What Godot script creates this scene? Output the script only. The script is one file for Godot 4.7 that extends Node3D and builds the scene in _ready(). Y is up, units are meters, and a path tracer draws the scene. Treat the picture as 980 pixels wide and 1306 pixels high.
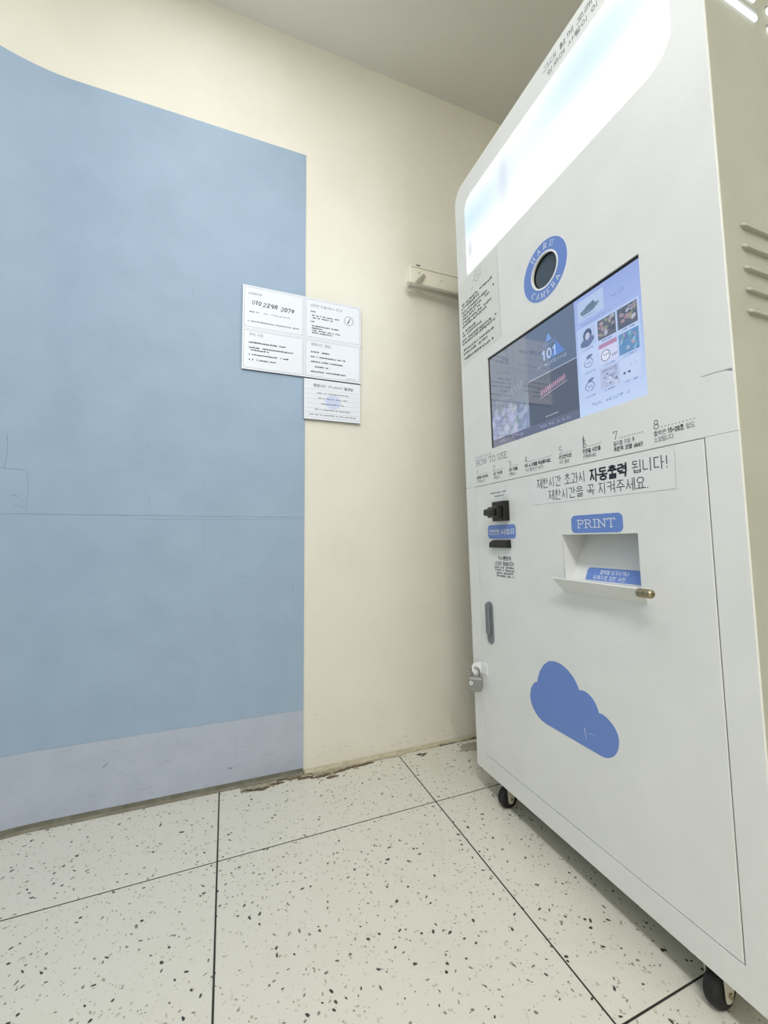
extends Node3D

const TILE := 0.6
var rng := RandomNumberGenerator.new()
var M := {}
var serif: SystemFont
var sans: SystemFont

# ------------------------------------------------------------------ nodes
func put(called: String, mesh: Mesh, mat, parent: Node = self) -> MeshInstance3D:
	var o := MeshInstance3D.new()
	o.name = called
	o.mesh = mesh
	if mat is Array:
		for i in mat.size():
			o.set_surface_override_material(i, mat[i])
	elif mat != null:
		o.material_override = mat
	o.cast_shadow = GeometryInstance3D.SHADOW_CASTING_SETTING_ON
	parent.add_child(o, true)
	return o

func tag(o: Node, label: String, category: String, group := "") -> Node:
	o.set_meta("label", label)
	o.set_meta("category", category)
	if group != "":
		o.set_meta("group", group)
	return o

func struct(o: Node) -> Node:
	o.set_meta("kind", "structure")
	return o

func thing(called: String, label: String, category: String, at: Transform3D, group := "") -> Node3D:
	var o := Node3D.new()
	o.name = called
	add_child(o, true)
	o.transform = at
	tag(o, label, category, group)
	return o

# ------------------------------------------------------------------ materials
func noise_tex(size: int, freq: float, octaves: int, lo: Color, hi: Color, sd: int, normal := false, strength := 1.0) -> NoiseTexture2D:
	var n := FastNoiseLite.new()
	n.seed = sd
	n.noise_type = FastNoiseLite.TYPE_SIMPLEX_SMOOTH
	n.frequency = freq
	n.fractal_octaves = octaves
	var t := NoiseTexture2D.new()
	t.width = size
	t.height = size
	t.seamless = true
	t.noise = n
	if normal:
		t.as_normal_map = true
		t.bump_strength = strength
	else:
		var g := Gradient.new()
		g.set_color(0, lo)
		g.set_color(1, hi)
		t.color_ramp = g
	return t

func plain(c: Color, rough := 0.6, metal := 0.0, spec := 0.5) -> StandardMaterial3D:
	var m := StandardMaterial3D.new()
	m.albedo_color = c
	m.roughness = rough
	m.metallic = metal
	m.metallic_specular = spec
	return m

func mottled(c: Color, rough: float, tex: Texture2D, scale: float, bump: Texture2D = null, bump_scale := 3.0, amount := 0.3) -> StandardMaterial3D:
	var m := plain(c, rough)
	m.albedo_texture = tex
	m.uv1_triplanar = true
	m.uv1_scale = Vector3.ONE * scale
	if bump != null:
		m.normal_enabled = true
		m.normal_texture = bump
		m.normal_scale = amount
	return m

func glow(c: Color, energy: float) -> StandardMaterial3D:
	var m := plain(Color(0.85, 0.86, 0.88), 0.4)
	m.emission_enabled = true
	m.emission = c
	m.emission_energy_multiplier = energy
	return m

func rgb(r: float, g: float, b: float) -> Color:
	return Color(r / 255.0, g / 255.0, b / 255.0)

# ------------------------------------------------------------------ mesh tools
func begin() -> SurfaceTool:
	var st := SurfaceTool.new()
	st.begin(Mesh.PRIMITIVE_TRIANGLES)
	return st

func tri(st: SurfaceTool, a: Vector3, b: Vector3, c: Vector3, na: Vector3, nb: Vector3, nc: Vector3) -> void:
	if (b - a).cross(c - a).dot(na + nb + nc) > 0.0:
		var t := b; b = c; c = t
		var tn := nb; nb = nc; nc = tn
	st.set_normal(na); st.add_vertex(a)
	st.set_normal(nb); st.add_vertex(b)
	st.set_normal(nc); st.add_vertex(c)

func quad(st: SurfaceTool, a: Vector3, b: Vector3, c: Vector3, d: Vector3, n: Vector3) -> void:
	tri(st, a, b, c, n, n, n)
	tri(st, a, c, d, n, n, n)

func quad_auto(st: SurfaceTool, a: Vector3, b: Vector3, c: Vector3, d: Vector3, away: Vector3) -> void:
	var n := (b - a).cross(d - a).normalized()
	if n.dot((a + b + c + d) / 4.0 - away) < 0.0:
		n = -n
	quad(st, a, b, c, d, n)

func hexa(st: SurfaceTool, p: Array) -> void:   # 8 corners: bottom ring 0-3, top ring 4-7
	var mid := Vector3.ZERO
	for q in p:
		mid += q
	mid /= 8.0
	for f in [[0, 1, 2, 3], [4, 5, 6, 7], [0, 1, 5, 4], [1, 2, 6, 5], [2, 3, 7, 6], [3, 0, 4, 7]]:
		quad_auto(st, p[f[0]], p[f[1]], p[f[2]], p[f[3]], mid)

func rect(x0: float, y0: float, x1: float, y1: float) -> PackedVector2Array:
	return PackedVector2Array([Vector2(x0, y0), Vector2(x1, y0), Vector2(x1, y1), Vector2(x0, y1)])

func round_rect(x0: float, y0: float, x1: float, y1: float, r: Array, seg := 8) -> PackedVector2Array:   # radii: bl br tr tl
	var out := PackedVector2Array()
	var cs := [Vector2(x0, y0), Vector2(x1, y0), Vector2(x1, y1), Vector2(x0, y1)]
	var inw := [Vector2(1, 1), Vector2(-1, 1), Vector2(-1, -1), Vector2(1, -1)]
	for i in 4:
		var rr: float = r[i]
		if rr <= 0.0:
			out.append(cs[i])
			continue
		var c: Vector2 = cs[i] + inw[i] * rr
		for k in seg + 1:
			var a := PI + i * PI / 2 + k * PI / 2 / seg
			out.append(c + Vector2(cos(a), sin(a)) * rr)
	return out

func disc(cx: float, cy: float, r: float, seg := 48) -> PackedVector2Array:
	var out := PackedVector2Array()
	for k in seg:
		out.append(Vector2(cx + r * cos(TAU * k / seg), cy + r * sin(TAU * k / seg)))
	return out

func ccw(p: PackedVector2Array) -> PackedVector2Array:
	if Geometry2D.is_polygon_clockwise(p):
		p.reverse()
	return p

func inset(p: PackedVector2Array, d: float) -> PackedVector2Array:   # p ccw
	var out := PackedVector2Array()
	var n := p.size()
	for i in n:
		var a := (p[i] - p[(i + n - 1) % n]).normalized()
		var b := (p[(i + 1) % n] - p[i]).normalized()
		var na := Vector2(-a.y, a.x)
		var nb := Vector2(-b.y, b.x)
		var m := na + nb
		var k := m.length_squared()
		out.append(p[i] + m * (2.0 * d / k if k > 0.3 else d))
	return out

func cap(st: SurfaceTool, polys: Array, z: float, n: Vector3) -> void:
	for p in polys:
		var idx := Geometry2D.triangulate_polygon(p)
		for i in range(0, idx.size(), 3):
			var a := Vector3(p[idx[i]].x, p[idx[i]].y, z)
			var b := Vector3(p[idx[i + 1]].x, p[idx[i + 1]].y, z)
			var c := Vector3(p[idx[i + 2]].x, p[idx[i + 2]].y, z)
			tri(st, a, b, c, n, n, n)

func band(st: SurfaceTool, p: PackedVector2Array, z0: float, q: PackedVector2Array, z1: float, inward := false) -> void:   # wall between two rings, smooth where the ring is
	var n := p.size()
	var en := []
	for i in n:
		var e := (p[(i + 1) % n] - p[i]).normalized()
		var s := Vector2(e.y, -e.x)
		en.append(-s if inward else s)
	var slope := 0.0
	for i in n:
		var j := (i + 1) % n
		var prev: Vector2 = en[(i + n - 1) % n]
		var here: Vector2 = en[i]
		var next: Vector2 = en[j]
		var m0: Vector2 = (prev + here).normalized() if prev.dot(here) > 0.85 else here
		var m1: Vector2 = (next + here).normalized() if next.dot(here) > 0.85 else here
		slope = (p[i] - q[i]).dot(here) / maxf(absf(z1 - z0), 1e-6)
		var up := slope * signf(z1 - z0)
		var n0 := Vector3(m0.x, m0.y, up).normalized()
		var n1 := Vector3(m1.x, m1.y, up).normalized()
		var a := Vector3(p[i].x, p[i].y, z0)
		var b := Vector3(p[j].x, p[j].y, z0)
		var c := Vector3(q[j].x, q[j].y, z1)
		var d := Vector3(q[i].x, q[i].y, z1)
		tri(st, a, b, c, n0, n1, n1)
		tri(st, a, c, d, n0, n1, n0)

func pieces(outer: PackedVector2Array, holes: Array) -> Array:   # the outer polygon less its holes, as polygons without holes
	var list := [outer]
	for h in holes:
		var lo := Vector2(INF, INF)
		var hi := -lo
		for q in h:
			lo = lo.min(q)
			hi = hi.max(q)
		var x := (lo.x + hi.x) / 2
		var next := []
		for p in list:
			for half in [rect(-9, -9, x, 9), rect(x, -9, 9, 9)]:
				for part in Geometry2D.intersect_polygons(p, half):
					for done in Geometry2D.clip_polygons(part, h):
						next.append(done)
		list = next
	return list

func prism_into(st: SurfaceTool, outer: PackedVector2Array, z0: float, z1: float, bevel := 0.0, holes: Array = []) -> void:
	outer = ccw(outer)
	var front := outer
	var zb := z1
	if bevel > 0.0:
		front = inset(outer, bevel)
		zb = z1 - bevel
		band(st, outer, zb, front, z1)
	var hs := []
	for h in holes:
		hs.append(ccw(h))
	cap(st, pieces(front, hs), z1, Vector3.BACK)
	cap(st, pieces(outer, hs), z0, Vector3.FORWARD)
	band(st, outer, z0, outer, zb)
	for h in hs:
		band(st, h, z0, h, z1, true)

func prism(outer: PackedVector2Array, z0: float, z1: float, bevel := 0.0, holes: Array = []) -> ArrayMesh:
	var st := begin()
	prism_into(st, outer, z0, z1, bevel, holes)
	return st.commit()

func tube_into(st: SurfaceTool, path: Array, r: float, seg := 14, caps := true) -> void:
	var rings := []
	var side := Vector3.UP
	for i in path.size():
		var t: Vector3
		if i == 0: t = path[1] - path[0]
		elif i == path.size() - 1: t = path[i] - path[i - 1]
		else: t = (path[i + 1] - path[i]).normalized() + (path[i] - path[i - 1]).normalized()
		t = t.normalized()
		if i == 0:
			side = t.cross(Vector3.UP if absf(t.y) < 0.9 else Vector3.RIGHT).normalized()
		side = (side - t * side.dot(t)).normalized()
		var other := t.cross(side)
		var ring := []
		for k in seg:
			var a := TAU * k / seg
			ring.append([path[i] + (side * cos(a) + other * sin(a)) * r, side * cos(a) + other * sin(a)])
		rings.append(ring)
	for i in rings.size() - 1:
		for k in seg:
			var l := (k + 1) % seg
			var a = rings[i][k]; var b = rings[i][l]; var c = rings[i + 1][l]; var d = rings[i + 1][k]
			tri(st, a[0], b[0], c[0], a[1], b[1], c[1])
			tri(st, a[0], c[0], d[0], a[1], c[1], d[1])
	if caps:
		for e in [0, rings.size() - 1]:
			var c0: Vector3 = path[e]
			var n: Vector3 = (path[0] - path[1]).normalized() if e == 0 else (path[e] - path[e - 1]).normalized()
			for k in seg:
				tri(st, c0, rings[e][k][0], rings[e][(k + 1) % seg][0], n, n, n)

func tube(path: Array, r: float, seg := 14) -> ArrayMesh:
	var st := begin()
	tube_into(st, path, r, seg)
	return st.commit()

func lathe(profile: Array, seg := 32) -> ArrayMesh:   # (radius, along z) pairs
	var st := begin()
	for i in profile.size() - 1:
		var p: Vector2 = profile[i]
		var q: Vector2 = profile[i + 1]
		var e := (q - p).normalized()
		var nn: Vector2 = Vector2(e.y, -e.x)
		for k in seg:
			var a := TAU * k / seg
			var b := TAU * (k + 1) / seg
			var ca := Vector3(cos(a), sin(a), 0)
			var cb := Vector3(cos(b), sin(b), 0)
			var na := (ca * nn.x + Vector3(0, 0, nn.y)).normalized()
			var nb := (cb * nn.x + Vector3(0, 0, nn.y)).normalized()
			var z0 := Vector3(0, 0, p.y)
			var z1 := Vector3(0, 0, q.y)
			if p.x > 1e-6:
				tri(st, ca * p.x + z0, cb * p.x + z0, cb * q.x + z1, na, nb, nb)
			if q.x > 1e-6:
				tri(st, ca * p.x + z0, cb * q.x + z1, ca * q.x + z1, na, nb, na)
	return st.commit()

# ------------------------------------------------------------------ lettering: strokes in a unit square
var CONS := {
	"ㄱ": [[0, 1, 1, 1, 0.9, 0]], "ㄴ": [[0, 1, 0, 0, 1, 0]], "ㄷ": [[1, 1, 0, 1, 0, 0, 1, 0]],
	"ㄹ": [[0, 1, 1, 1, 1, 0.5, 0, 0.5, 0, 0, 1, 0]], "ㅁ": [[0, 0, 0, 1, 1, 1, 1, 0, 0, 0]],
	"ㅂ": [[0, 1, 0, 0, 1, 0, 1, 1], [0, 0.5, 1, 0.5]], "ㅅ": [[0.5, 1, 0.42, 0.5, 0, 0], [0.46, 0.6, 1, 0]],
	"ㅇ": [["o", 0.5, 0.5, 0.5]], "ㅈ": [[0, 1, 1, 1], [0.5, 1, 0.42, 0.5, 0, 0], [0.46, 0.6, 1, 0]],
	"ㅊ": [[0.3, 1.08, 0.7, 1.08], [0, 0.8, 1, 0.8], [0.5, 0.8, 0.42, 0.4, 0, 0], [0.46, 0.5, 1, 0]],
	"ㅋ": [[0, 1, 1, 1, 0.9, 0], [0, 0.52, 0.95, 0.52]], "ㅌ": [[1, 1, 0, 1, 0, 0, 1, 0], [0, 0.5, 1, 0.5]],
	"ㅍ": [[0, 1, 1, 1], [0, 0, 1, 0], [0.3, 1, 0.3, 0], [0.7, 1, 0.7, 0]],
	"ㅎ": [[0.3, 1.08, 0.7, 1.08], [0, 0.78, 1, 0.78], ["o", 0.5, 0.28, 0.29]],
}
const LEADS := "ㄱㄲㄴㄷㄸㄹㅁㅂㅃㅅㅆㅇㅈㅉㅊㅋㅌㅍㅎ"
const TAILS := ["", "ㄱ", "ㄲ", "ㄱㅅ", "ㄴ", "ㄴㅈ", "ㄴㅎ", "ㄷ", "ㄹ", "ㄹㄱ", "ㄹㅁ", "ㄹㅂ", "ㄹㅅ", "ㄹㅌ", "ㄹㅍ", "ㄹㅎ", "ㅁ", "ㅂ", "ㅂㅅ", "ㅅ", "ㅆ", "ㅇ", "ㅈ", "ㅊ", "ㅋ", "ㅌ", "ㅍ", "ㅎ"]
const DOUBLE := {"ㄲ": "ㄱㄱ", "ㄸ": "ㄷㄷ", "ㅃ": "ㅂㅂ", "ㅆ": "ㅅㅅ", "ㅉ": "ㅈㅈ"}
# the 21 vowels: [upright strokes, lying strokes]
var VOW := [
	[[[0.4, 0, 0.4, 1], [0.4, 0.5, 1, 0.5]], []], [[[0.2, 0, 0.2, 1], [0.9, 0, 0.9, 1], [0.2, 0.5, 0.9, 0.5]], []],
	[[[0.4, 0, 0.4, 1], [0.4, 0.65, 1, 0.65], [0.4, 0.35, 1, 0.35]], []], [[[0.2, 0, 0.2, 1], [0.9, 0, 0.9, 1], [0.2, 0.65, 0.9, 0.65], [0.2, 0.35, 0.9, 0.35]], []],
	[[[0.8, 0, 0.8, 1], [0.1, 0.5, 0.8, 0.5]], []], [[[0.45, 0, 0.45, 1], [0.98, 0, 0.98, 1], [-0.1, 0.5, 0.45, 0.5]], []],
	[[[0.8, 0, 0.8, 1], [0.1, 0.65, 0.8, 0.65], [0.1, 0.35, 0.8, 0.35]], []], [[[0.45, 0, 0.45, 1], [0.98, 0, 0.98, 1], [-0.1, 0.65, 0.45, 0.65], [-0.1, 0.35, 0.45, 0.35]], []],
	[[], [[0, 0.1, 1, 0.1], [0.5, 0.1, 0.5, 1]]], [[[0.4, 0, 0.4, 1], [0.4, 0.5, 1, 0.5]], [[0, 0.1, 1, 0.1], [0.5, 0.1, 0.5, 1]]],
	[[[0.2, 0, 0.2, 1], [0.9, 0, 0.9, 1], [0.2, 0.5, 0.9, 0.5]], [[0, 0.1, 1, 0.1], [0.5, 0.1, 0.5, 1]]], [[[0.5, 0, 0.5, 1]], [[0, 0.1, 1, 0.1], [0.5, 0.1, 0.5, 1]]],
	[[], [[0, 0.1, 1, 0.1], [0.32, 0.1, 0.32, 1], [0.68, 0.1, 0.68, 1]]], [[], [[0, 0.9, 1, 0.9], [0.5, 0.9, 0.5, 0]]],
	[[[0.8, 0, 0.8, 1], [0.1, 0.35, 0.8, 0.35]], [[0, 0.9, 1, 0.9], [0.5, 0.9, 0.5, 0]]], [[[0.45, 0, 0.45, 1], [0.98, 0, 0.98, 1], [-0.1, 0.35, 0.45, 0.35]], [[0, 0.9, 1, 0.9], [0.5, 0.9, 0.5, 0]]],
	[[[0.5, 0, 0.5, 1]], [[0, 0.9, 1, 0.9], [0.5, 0.9, 0.5, 0]]], [[], [[0, 0.9, 1, 0.9], [0.32, 0.9, 0.32, 0], [0.68, 0.9, 0.68, 0]]],
	[[], [[0, 0.5, 1, 0.5]]], [[[0.5, 0, 0.5, 1]], [[0, 0.5, 1, 0.5]]], [[[0.5, 0, 0.5, 1]], []],
]
var OTHER := {   # [advance, strokes]
	"0": [0.56, [["e", 0.28, 0.45, 0.2, 0.42]]], "1": [0.5, [[0.12, 0.7, 0.28, 0.86, 0.28, 0.03]]],
	"2": [0.56, [[0.08, 0.68, 0.16, 0.82, 0.3, 0.87, 0.45, 0.78, 0.45, 0.6, 0.08, 0.03, 0.5, 0.03]]],
	"3": [0.56, [[0.1, 0.8, 0.28, 0.87, 0.44, 0.75, 0.4, 0.55, 0.24, 0.48, 0.42, 0.4, 0.47, 0.2, 0.3, 0.03, 0.08, 0.1]]],
	"4": [0.56, [[0.38, 0.03, 0.38, 0.87, 0.06, 0.28, 0.52, 0.28]]], "5": [0.56, [[0.45, 0.86, 0.14, 0.86, 0.11, 0.5, 0.3, 0.56, 0.46, 0.42, 0.46, 0.18, 0.28, 0.03, 0.08, 0.1]]],
	"6": [0.56, [[0.42, 0.86, 0.18, 0.6, 0.09, 0.3], ["e", 0.28, 0.26, 0.19, 0.23]]], "7": [0.56, [[0.07, 0.72, 0.07, 0.86, 0.48, 0.86, 0.22, 0.03]]],
	"8": [0.56, [["e", 0.28, 0.66, 0.17, 0.2], ["e", 0.28, 0.24, 0.21, 0.22]]], "9": [0.56, [["e", 0.27, 0.64, 0.18, 0.22], [0.45, 0.64, 0.42, 0.3, 0.3, 0.03]]],
	"!": [0.3, [[0.15, 0.88, 0.15, 0.28], [0.15, 0.08, 0.15, 0.02]]], ".": [0.25, [[0.1, 0.05, 0.14, 0.02]]], ",": [0.25, [[0.14, 0.08, 0.08, -0.08]]],
	"~": [0.5, [[0.05, 0.4, 0.18, 0.5, 0.32, 0.38, 0.45, 0.48]]], " ": [0.35, []], "(": [0.3, [[0.22, 0.95, 0.1, 0.6, 0.1, 0.3, 0.22, -0.05]]], ")": [0.3, [[0.08, 0.95, 0.2, 0.6, 0.2, 0.3, 0.08, -0.05]]],
	"c": [0.42, [[0.36, 0.5, 0.2, 0.56, 0.08, 0.4, 0.08, 0.18, 0.2, 0.03, 0.36, 0.1]]], "l": [0.2, [[0.1, 0.9, 0.1, 0.03]]], "i": [0.2, [[0.1, 0.56, 0.1, 0.03], [0.1, 0.78, 0.1, 0.72]]],
	"k": [0.42, [[0.08, 0.9, 0.08, 0.03], [0.36, 0.56, 0.1, 0.26, 0.38, 0.03]]], "o": [0.46, [["e", 0.23, 0.29, 0.16, 0.26]]], "r": [0.34, [[0.08, 0.56, 0.08, 0.03], [0.08, 0.4, 0.18, 0.55, 0.3, 0.54]]],
}

var SLAB := {
	"P": [0.72, [[0.16, 0, 0.16, 1], [0.04, 0, 0.3, 0], [0.04, 1, 0.42, 1, 0.6, 0.9, 0.64, 0.74, 0.58, 0.58, 0.42, 0.5, 0.16, 0.5]]],
	"R": [0.78, [[0.16, 0, 0.16, 1], [0.04, 0, 0.3, 0], [0.04, 1, 0.42, 1, 0.58, 0.9, 0.62, 0.76, 0.56, 0.6, 0.42, 0.52, 0.16, 0.52], [0.4, 0.52, 0.62, 0.04, 0.76, 0]]],
	"I": [0.42, [[0.21, 0, 0.21, 1], [0.08, 0, 0.34, 0], [0.08, 1, 0.34, 1]]],
	"N": [0.84, [[0.16, 0, 0.16, 1, 0.68, 0, 0.68, 1], [0.04, 0, 0.28, 0], [0.04, 1, 0.16, 1], [0.56, 1, 0.8, 1]]],
	"T": [0.76, [[0.38, 0, 0.38, 1], [0.26, 0, 0.5, 0], [0.06, 0.84, 0.06, 1, 0.7, 1, 0.7, 0.84]]],
	"H": [0.86, [[0.16, 0, 0.16, 1], [0.7, 0, 0.7, 1], [0.16, 0.5, 0.7, 0.5], [0.05, 0, 0.27, 0], [0.05, 1, 0.27, 1], [0.59, 0, 0.81, 0], [0.59, 1, 0.81, 1]]],
	"O": [0.84, [["e", 0.42, 0.5, 0.34, 0.51]]], "W": [1.1, [[0.1, 1, 0.34, 0, 0.55, 0.95, 0.76, 0, 1.0, 1], [0.0, 1, 0.2, 1], [0.9, 1, 1.1, 1]]],
	"U": [0.84, [[0.16, 1, 0.16, 0.28, 0.26, 0.06, 0.42, 0, 0.58, 0.06, 0.68, 0.28, 0.68, 1], [0.05, 1, 0.27, 1], [0.58, 1, 0.78, 1]]],
	"S": [0.64, [[0.52, 0.82, 0.48, 0.96, 0.32, 1.01, 0.14, 0.92, 0.11, 0.74, 0.24, 0.58, 0.44, 0.46, 0.54, 0.3, 0.5, 0.1, 0.32, -0.01, 0.14, 0.06, 0.1, 0.22]]],
	"E": [0.72, [[0.64, 0.16, 0.64, 0, 0.04, 0], [0.16, 0, 0.16, 1], [0.04, 1, 0.6, 1, 0.6, 0.85], [0.16, 0.52, 0.46, 0.52]]], " ": [0.4, []],
}

func slab(st: SurfaceTool, s: String, x: float, y: float, h: float, w: float, z: float, width: float) -> void:
	var total := 0.0
	for c in s:
		total += SLAB[c][0]
	var k := width / total
	for c in s:
		var lines := []
		boxed(SLAB[c][1], 0, 0, 1, 1, lines)
		for l in lines:
			var p := PackedVector2Array()
			for q in l:
				p.append(Vector2(x + q.x * k, y + q.y * h))
			stroke(st, p, w, z)
		x += SLAB[c][0] * k

func boxed(strokes: Array, x0: float, y0: float, x1: float, y1: float, out: Array) -> void:
	for s in strokes:
		var line := PackedVector2Array()
		if s[0] is String:
			var rx: float = s[3]
			var ry: float = s[4] if s.size() > 4 else s[3]
			for k in 17:
				line.append(Vector2(lerpf(x0, x1, s[1] + rx * cos(TAU * k / 16)), lerpf(y0, y1, s[2] + ry * sin(TAU * k / 16))))
		else:
			for i in range(0, s.size(), 2):
				line.append(Vector2(lerpf(x0, x1, s[i]), lerpf(y0, y1, s[i + 1])))
		out.append(line)

func jamo(c: String, x0: float, y0: float, x1: float, y1: float, out: Array) -> void:
	var both: String = DOUBLE.get(c, c)
	if both.length() == 1:
		boxed(CONS[both], x0, y0, x1, y1, out)
	else:
		var m := (x0 + x1) / 2
		var g := (x1 - x0) * 0.07
		boxed(CONS[both[0]], x0, y0, m - g, y1, out)
		boxed(CONS[both[1]], m + g, y0, x1, y1, out)

func glyph(c: String) -> Array:   # [advance, polylines]
	var code := c.unicode_at(0)
	var out := []
	if code < 0xAC00 or code > 0xD7A3:
		var g = OTHER.get(c, [0.5, []])
		boxed(g[1], 0, 0, 1, 1, out)
		return [g[0], out]
	var i := code - 0xAC00
	var lead := LEADS[i / 588]
	var v = VOW[(i % 588) / 28]
	var tail: String = TAILS[i % 28]
	var yb := 0.4 if tail != "" else 0.02
	var up: bool = v[0].size() > 0
	var lie: bool = v[1].size() > 0
	if up and not lie:
		jamo(lead, 0.08, yb + (0.03 if tail != "" else 0.12), 0.5, 0.9, out)
		boxed(v[0], 0.6, yb - (0.02 if tail != "" else 0.04), 0.95, 0.97, out)
	elif lie and not up:
		jamo(lead, 0.18, yb + (0.97 - yb) * 0.48, 0.82, 0.92, out)
		boxed(v[1], 0.03, yb, 0.97, yb + (0.97 - yb) * 0.4, out)
	else:
		jamo(lead, 0.1, yb + (0.97 - yb) * 0.48, 0.54, 0.9, out)
		boxed(v[1], 0.02, yb, 0.6, yb + (0.97 - yb) * 0.38, out)
		boxed(v[0], 0.68, yb - 0.03, 0.98, 0.97, out)
	if tail != "":
		if tail.length() == 2:
			jamo(tail[0], 0.14, 0.0, 0.46, 0.28, out)
			jamo(tail[1], 0.54, 0.0, 0.86, 0.28, out)
		else:
			jamo(tail, 0.2, 0.0, 0.84, 0.28, out)
	return [1.0, out]

func text_lines(s: String, x: float, y: float, h: float, width := 0.0, spacing := 0.06) -> Array:   # polylines; width squeezes or stretches the line to fit
	var adv := 0.0
	var glyphs := []
	for c in s:
		var g := glyph(c)
		glyphs.append([adv, g[1]])
		adv += g[0] + spacing
	var sx := h if width <= 0.0 else width / maxf(adv - spacing, 0.01)
	var out := []
	for g in glyphs:
		for l in g[1]:
			var p := PackedVector2Array()
			for q in l:
				p.append(Vector2(x + (g[0] + q.x) * sx, y + q.y * h))
			out.append(p)
	return out

func stroke(st: SurfaceTool, line: PackedVector2Array, w: float, z: float) -> void:
	for i in line.size() - 1:
		var e := (line[i + 1] - line[i])
		if e.length() < 1e-7:
			continue
		e = e.normalized() * w / 2
		var n := Vector2(-e.y, e.x)
		var a := line[i] - e * 0.7
		var b := line[i + 1] + e * 0.7
		quad(st, Vector3(a.x - n.x, a.y - n.y, z), Vector3(b.x - n.x, b.y - n.y, z), Vector3(b.x + n.x, b.y + n.y, z), Vector3(a.x + n.x, a.y + n.y, z), Vector3.BACK)

func write(st: SurfaceTool, s: String, x: float, y: float, h: float, w: float, z: float, width := 0.0) -> void:
	for l in text_lines(s, x, y, h, width):
		stroke(st, l, w, z)

func blurred(st: SurfaceTool, x0: float, x1: float, y: float, h: float, w: float, z: float, gaps := 0.18) -> void:   # print too small to read: little strokes in character cells
	var x := x0
	var step := h * 0.92
	while x + step * 0.6 < x1:
		if rng.randf() > gaps:
			for k in 4:
				var upright := rng.randf() < 0.45
				var px := x + rng.randf_range(0.05, 0.6) * step
				var py := y + rng.randf_range(0.1, 0.75) * h
				if upright:
					stroke(st, PackedVector2Array([Vector2(px, y + rng.randf_range(0, 0.3) * h), Vector2(px, y + rng.randf_range(0.7, 1.0) * h)]), w, z)
				else:
					stroke(st, PackedVector2Array([Vector2(px - step * 0.1, py), Vector2(minf(px + step * 0.45, x + step * 0.9), py)]), w, z)
		x += step

func latin(st: SurfaceTool, s: String, font: Font, x: float, y: float, h: float, z: float, width := 0.0, turn := 0.0, about := Vector2.ZERO) -> void:   # h = height of a capital
	var tm := TextMesh.new()
	tm.text = s
	tm.font = font
	tm.font_size = 64
	tm.pixel_size = 0.01
	tm.depth = 0.02
	tm.curve_step = 1.0
	var a := tm.get_mesh_arrays()
	var v: PackedVector3Array = a[Mesh.ARRAY_VERTEX]
	var nn: PackedVector3Array = a[Mesh.ARRAY_NORMAL]
	var idx := PackedInt32Array(range(v.size()))
	if a[Mesh.ARRAY_INDEX] != null:
		idx = a[Mesh.ARRAY_INDEX]
	var lo := Vector2(INF, INF)
	var hi := -lo
	for q in v:
		lo = lo.min(Vector2(q.x, q.y))
		hi = hi.max(Vector2(q.x, q.y))
	var sy := h / (hi.y - lo.y)
	var sx := sy if width <= 0.0 else width / (hi.x - lo.x)
	for i in range(0, idx.size(), 3):
		if nn[idx[i]].z < 0.5:
			continue
		var t := []
		for k in 3:
			var q := v[idx[i + k]]
			var p := Vector2(x + (q.x - lo.x) * sx, y + (q.y - lo.y) * sy)
			if turn != 0.0:
				p = (p - about).rotated(turn) + about
			t.append(Vector3(p.x, p.y, z))
		tri(st, t[0], t[1], t[2], Vector3.BACK, Vector3.BACK, Vector3.BACK)

func fill(st: SurfaceTool, p: PackedVector2Array, z: float) -> void:
	cap(st, [p], z, Vector3.BACK)

func scrawl(st: SurfaceTool, s: String, x: float, y: float, h: float, w: float, z: float, width: float) -> void:   # the same strokes by an unsteady hand
	var n := 0
	for l in text_lines(s, x, y, h, width):
		var p := PackedVector2Array()
		for i in l.size():
			var q: Vector2 = l[i]
			var lean := (q.y - y) * 0.22
			p.append(Vector2(q.x + lean + 0.0004 * sin(n * 2.1 + i * 0.9), q.y + 0.0007 * sin(n * 1.7) + 0.0004 * sin(i * 1.3 + n)))
		stroke(st, p, w * (0.85 + 0.3 * absf(sin(n * 1.3))), z)
		n += 1

func frame_line(st: SurfaceTool, x0: float, y0: float, x1: float, y1: float, w: float, z: float) -> void:
	for l in [[x0, y0, x1, y0], [x1, y0, x1, y1], [x1, y1, x0, y1], [x0, y1, x0, y0]]:
		stroke(st, PackedVector2Array([Vector2(l[0], l[1]), Vector2(l[2], l[3])]), w, z)

func two(a: SurfaceTool, b: SurfaceTool) -> ArrayMesh:   # one mesh, two surfaces: the sheet and its print
	return b.commit(a.commit())

# ------------------------------------------------------------------ pictures
func dab(im: Image, p: PackedVector2Array, c: Color) -> void:
	var lo := Vector2(INF, INF)
	var hi := -lo
	for q in p:
		lo = lo.min(q)
		hi = hi.max(q)
	for y in range(maxi(0, int(lo.y)), mini(im.get_height(), int(hi.y) + 2)):
		for x in range(maxi(0, int(lo.x)), mini(im.get_width(), int(hi.x) + 2)):
			if Geometry2D.is_point_in_polygon(Vector2(x + 0.5, y + 0.5), p):
				im.set_pixel(x, y, im.get_pixel(x, y).lerp(Color(c, 1.0), c.a))

func dab_line(im: Image, a: Vector2, b: Vector2, w: float, c: Color) -> void:
	var e := (b - a).normalized() * w / 2
	var n := Vector2(-e.y, e.x)
	dab(im, PackedVector2Array([a - e - n, b + e - n, b + e + n, a - e + n]), c)

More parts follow.
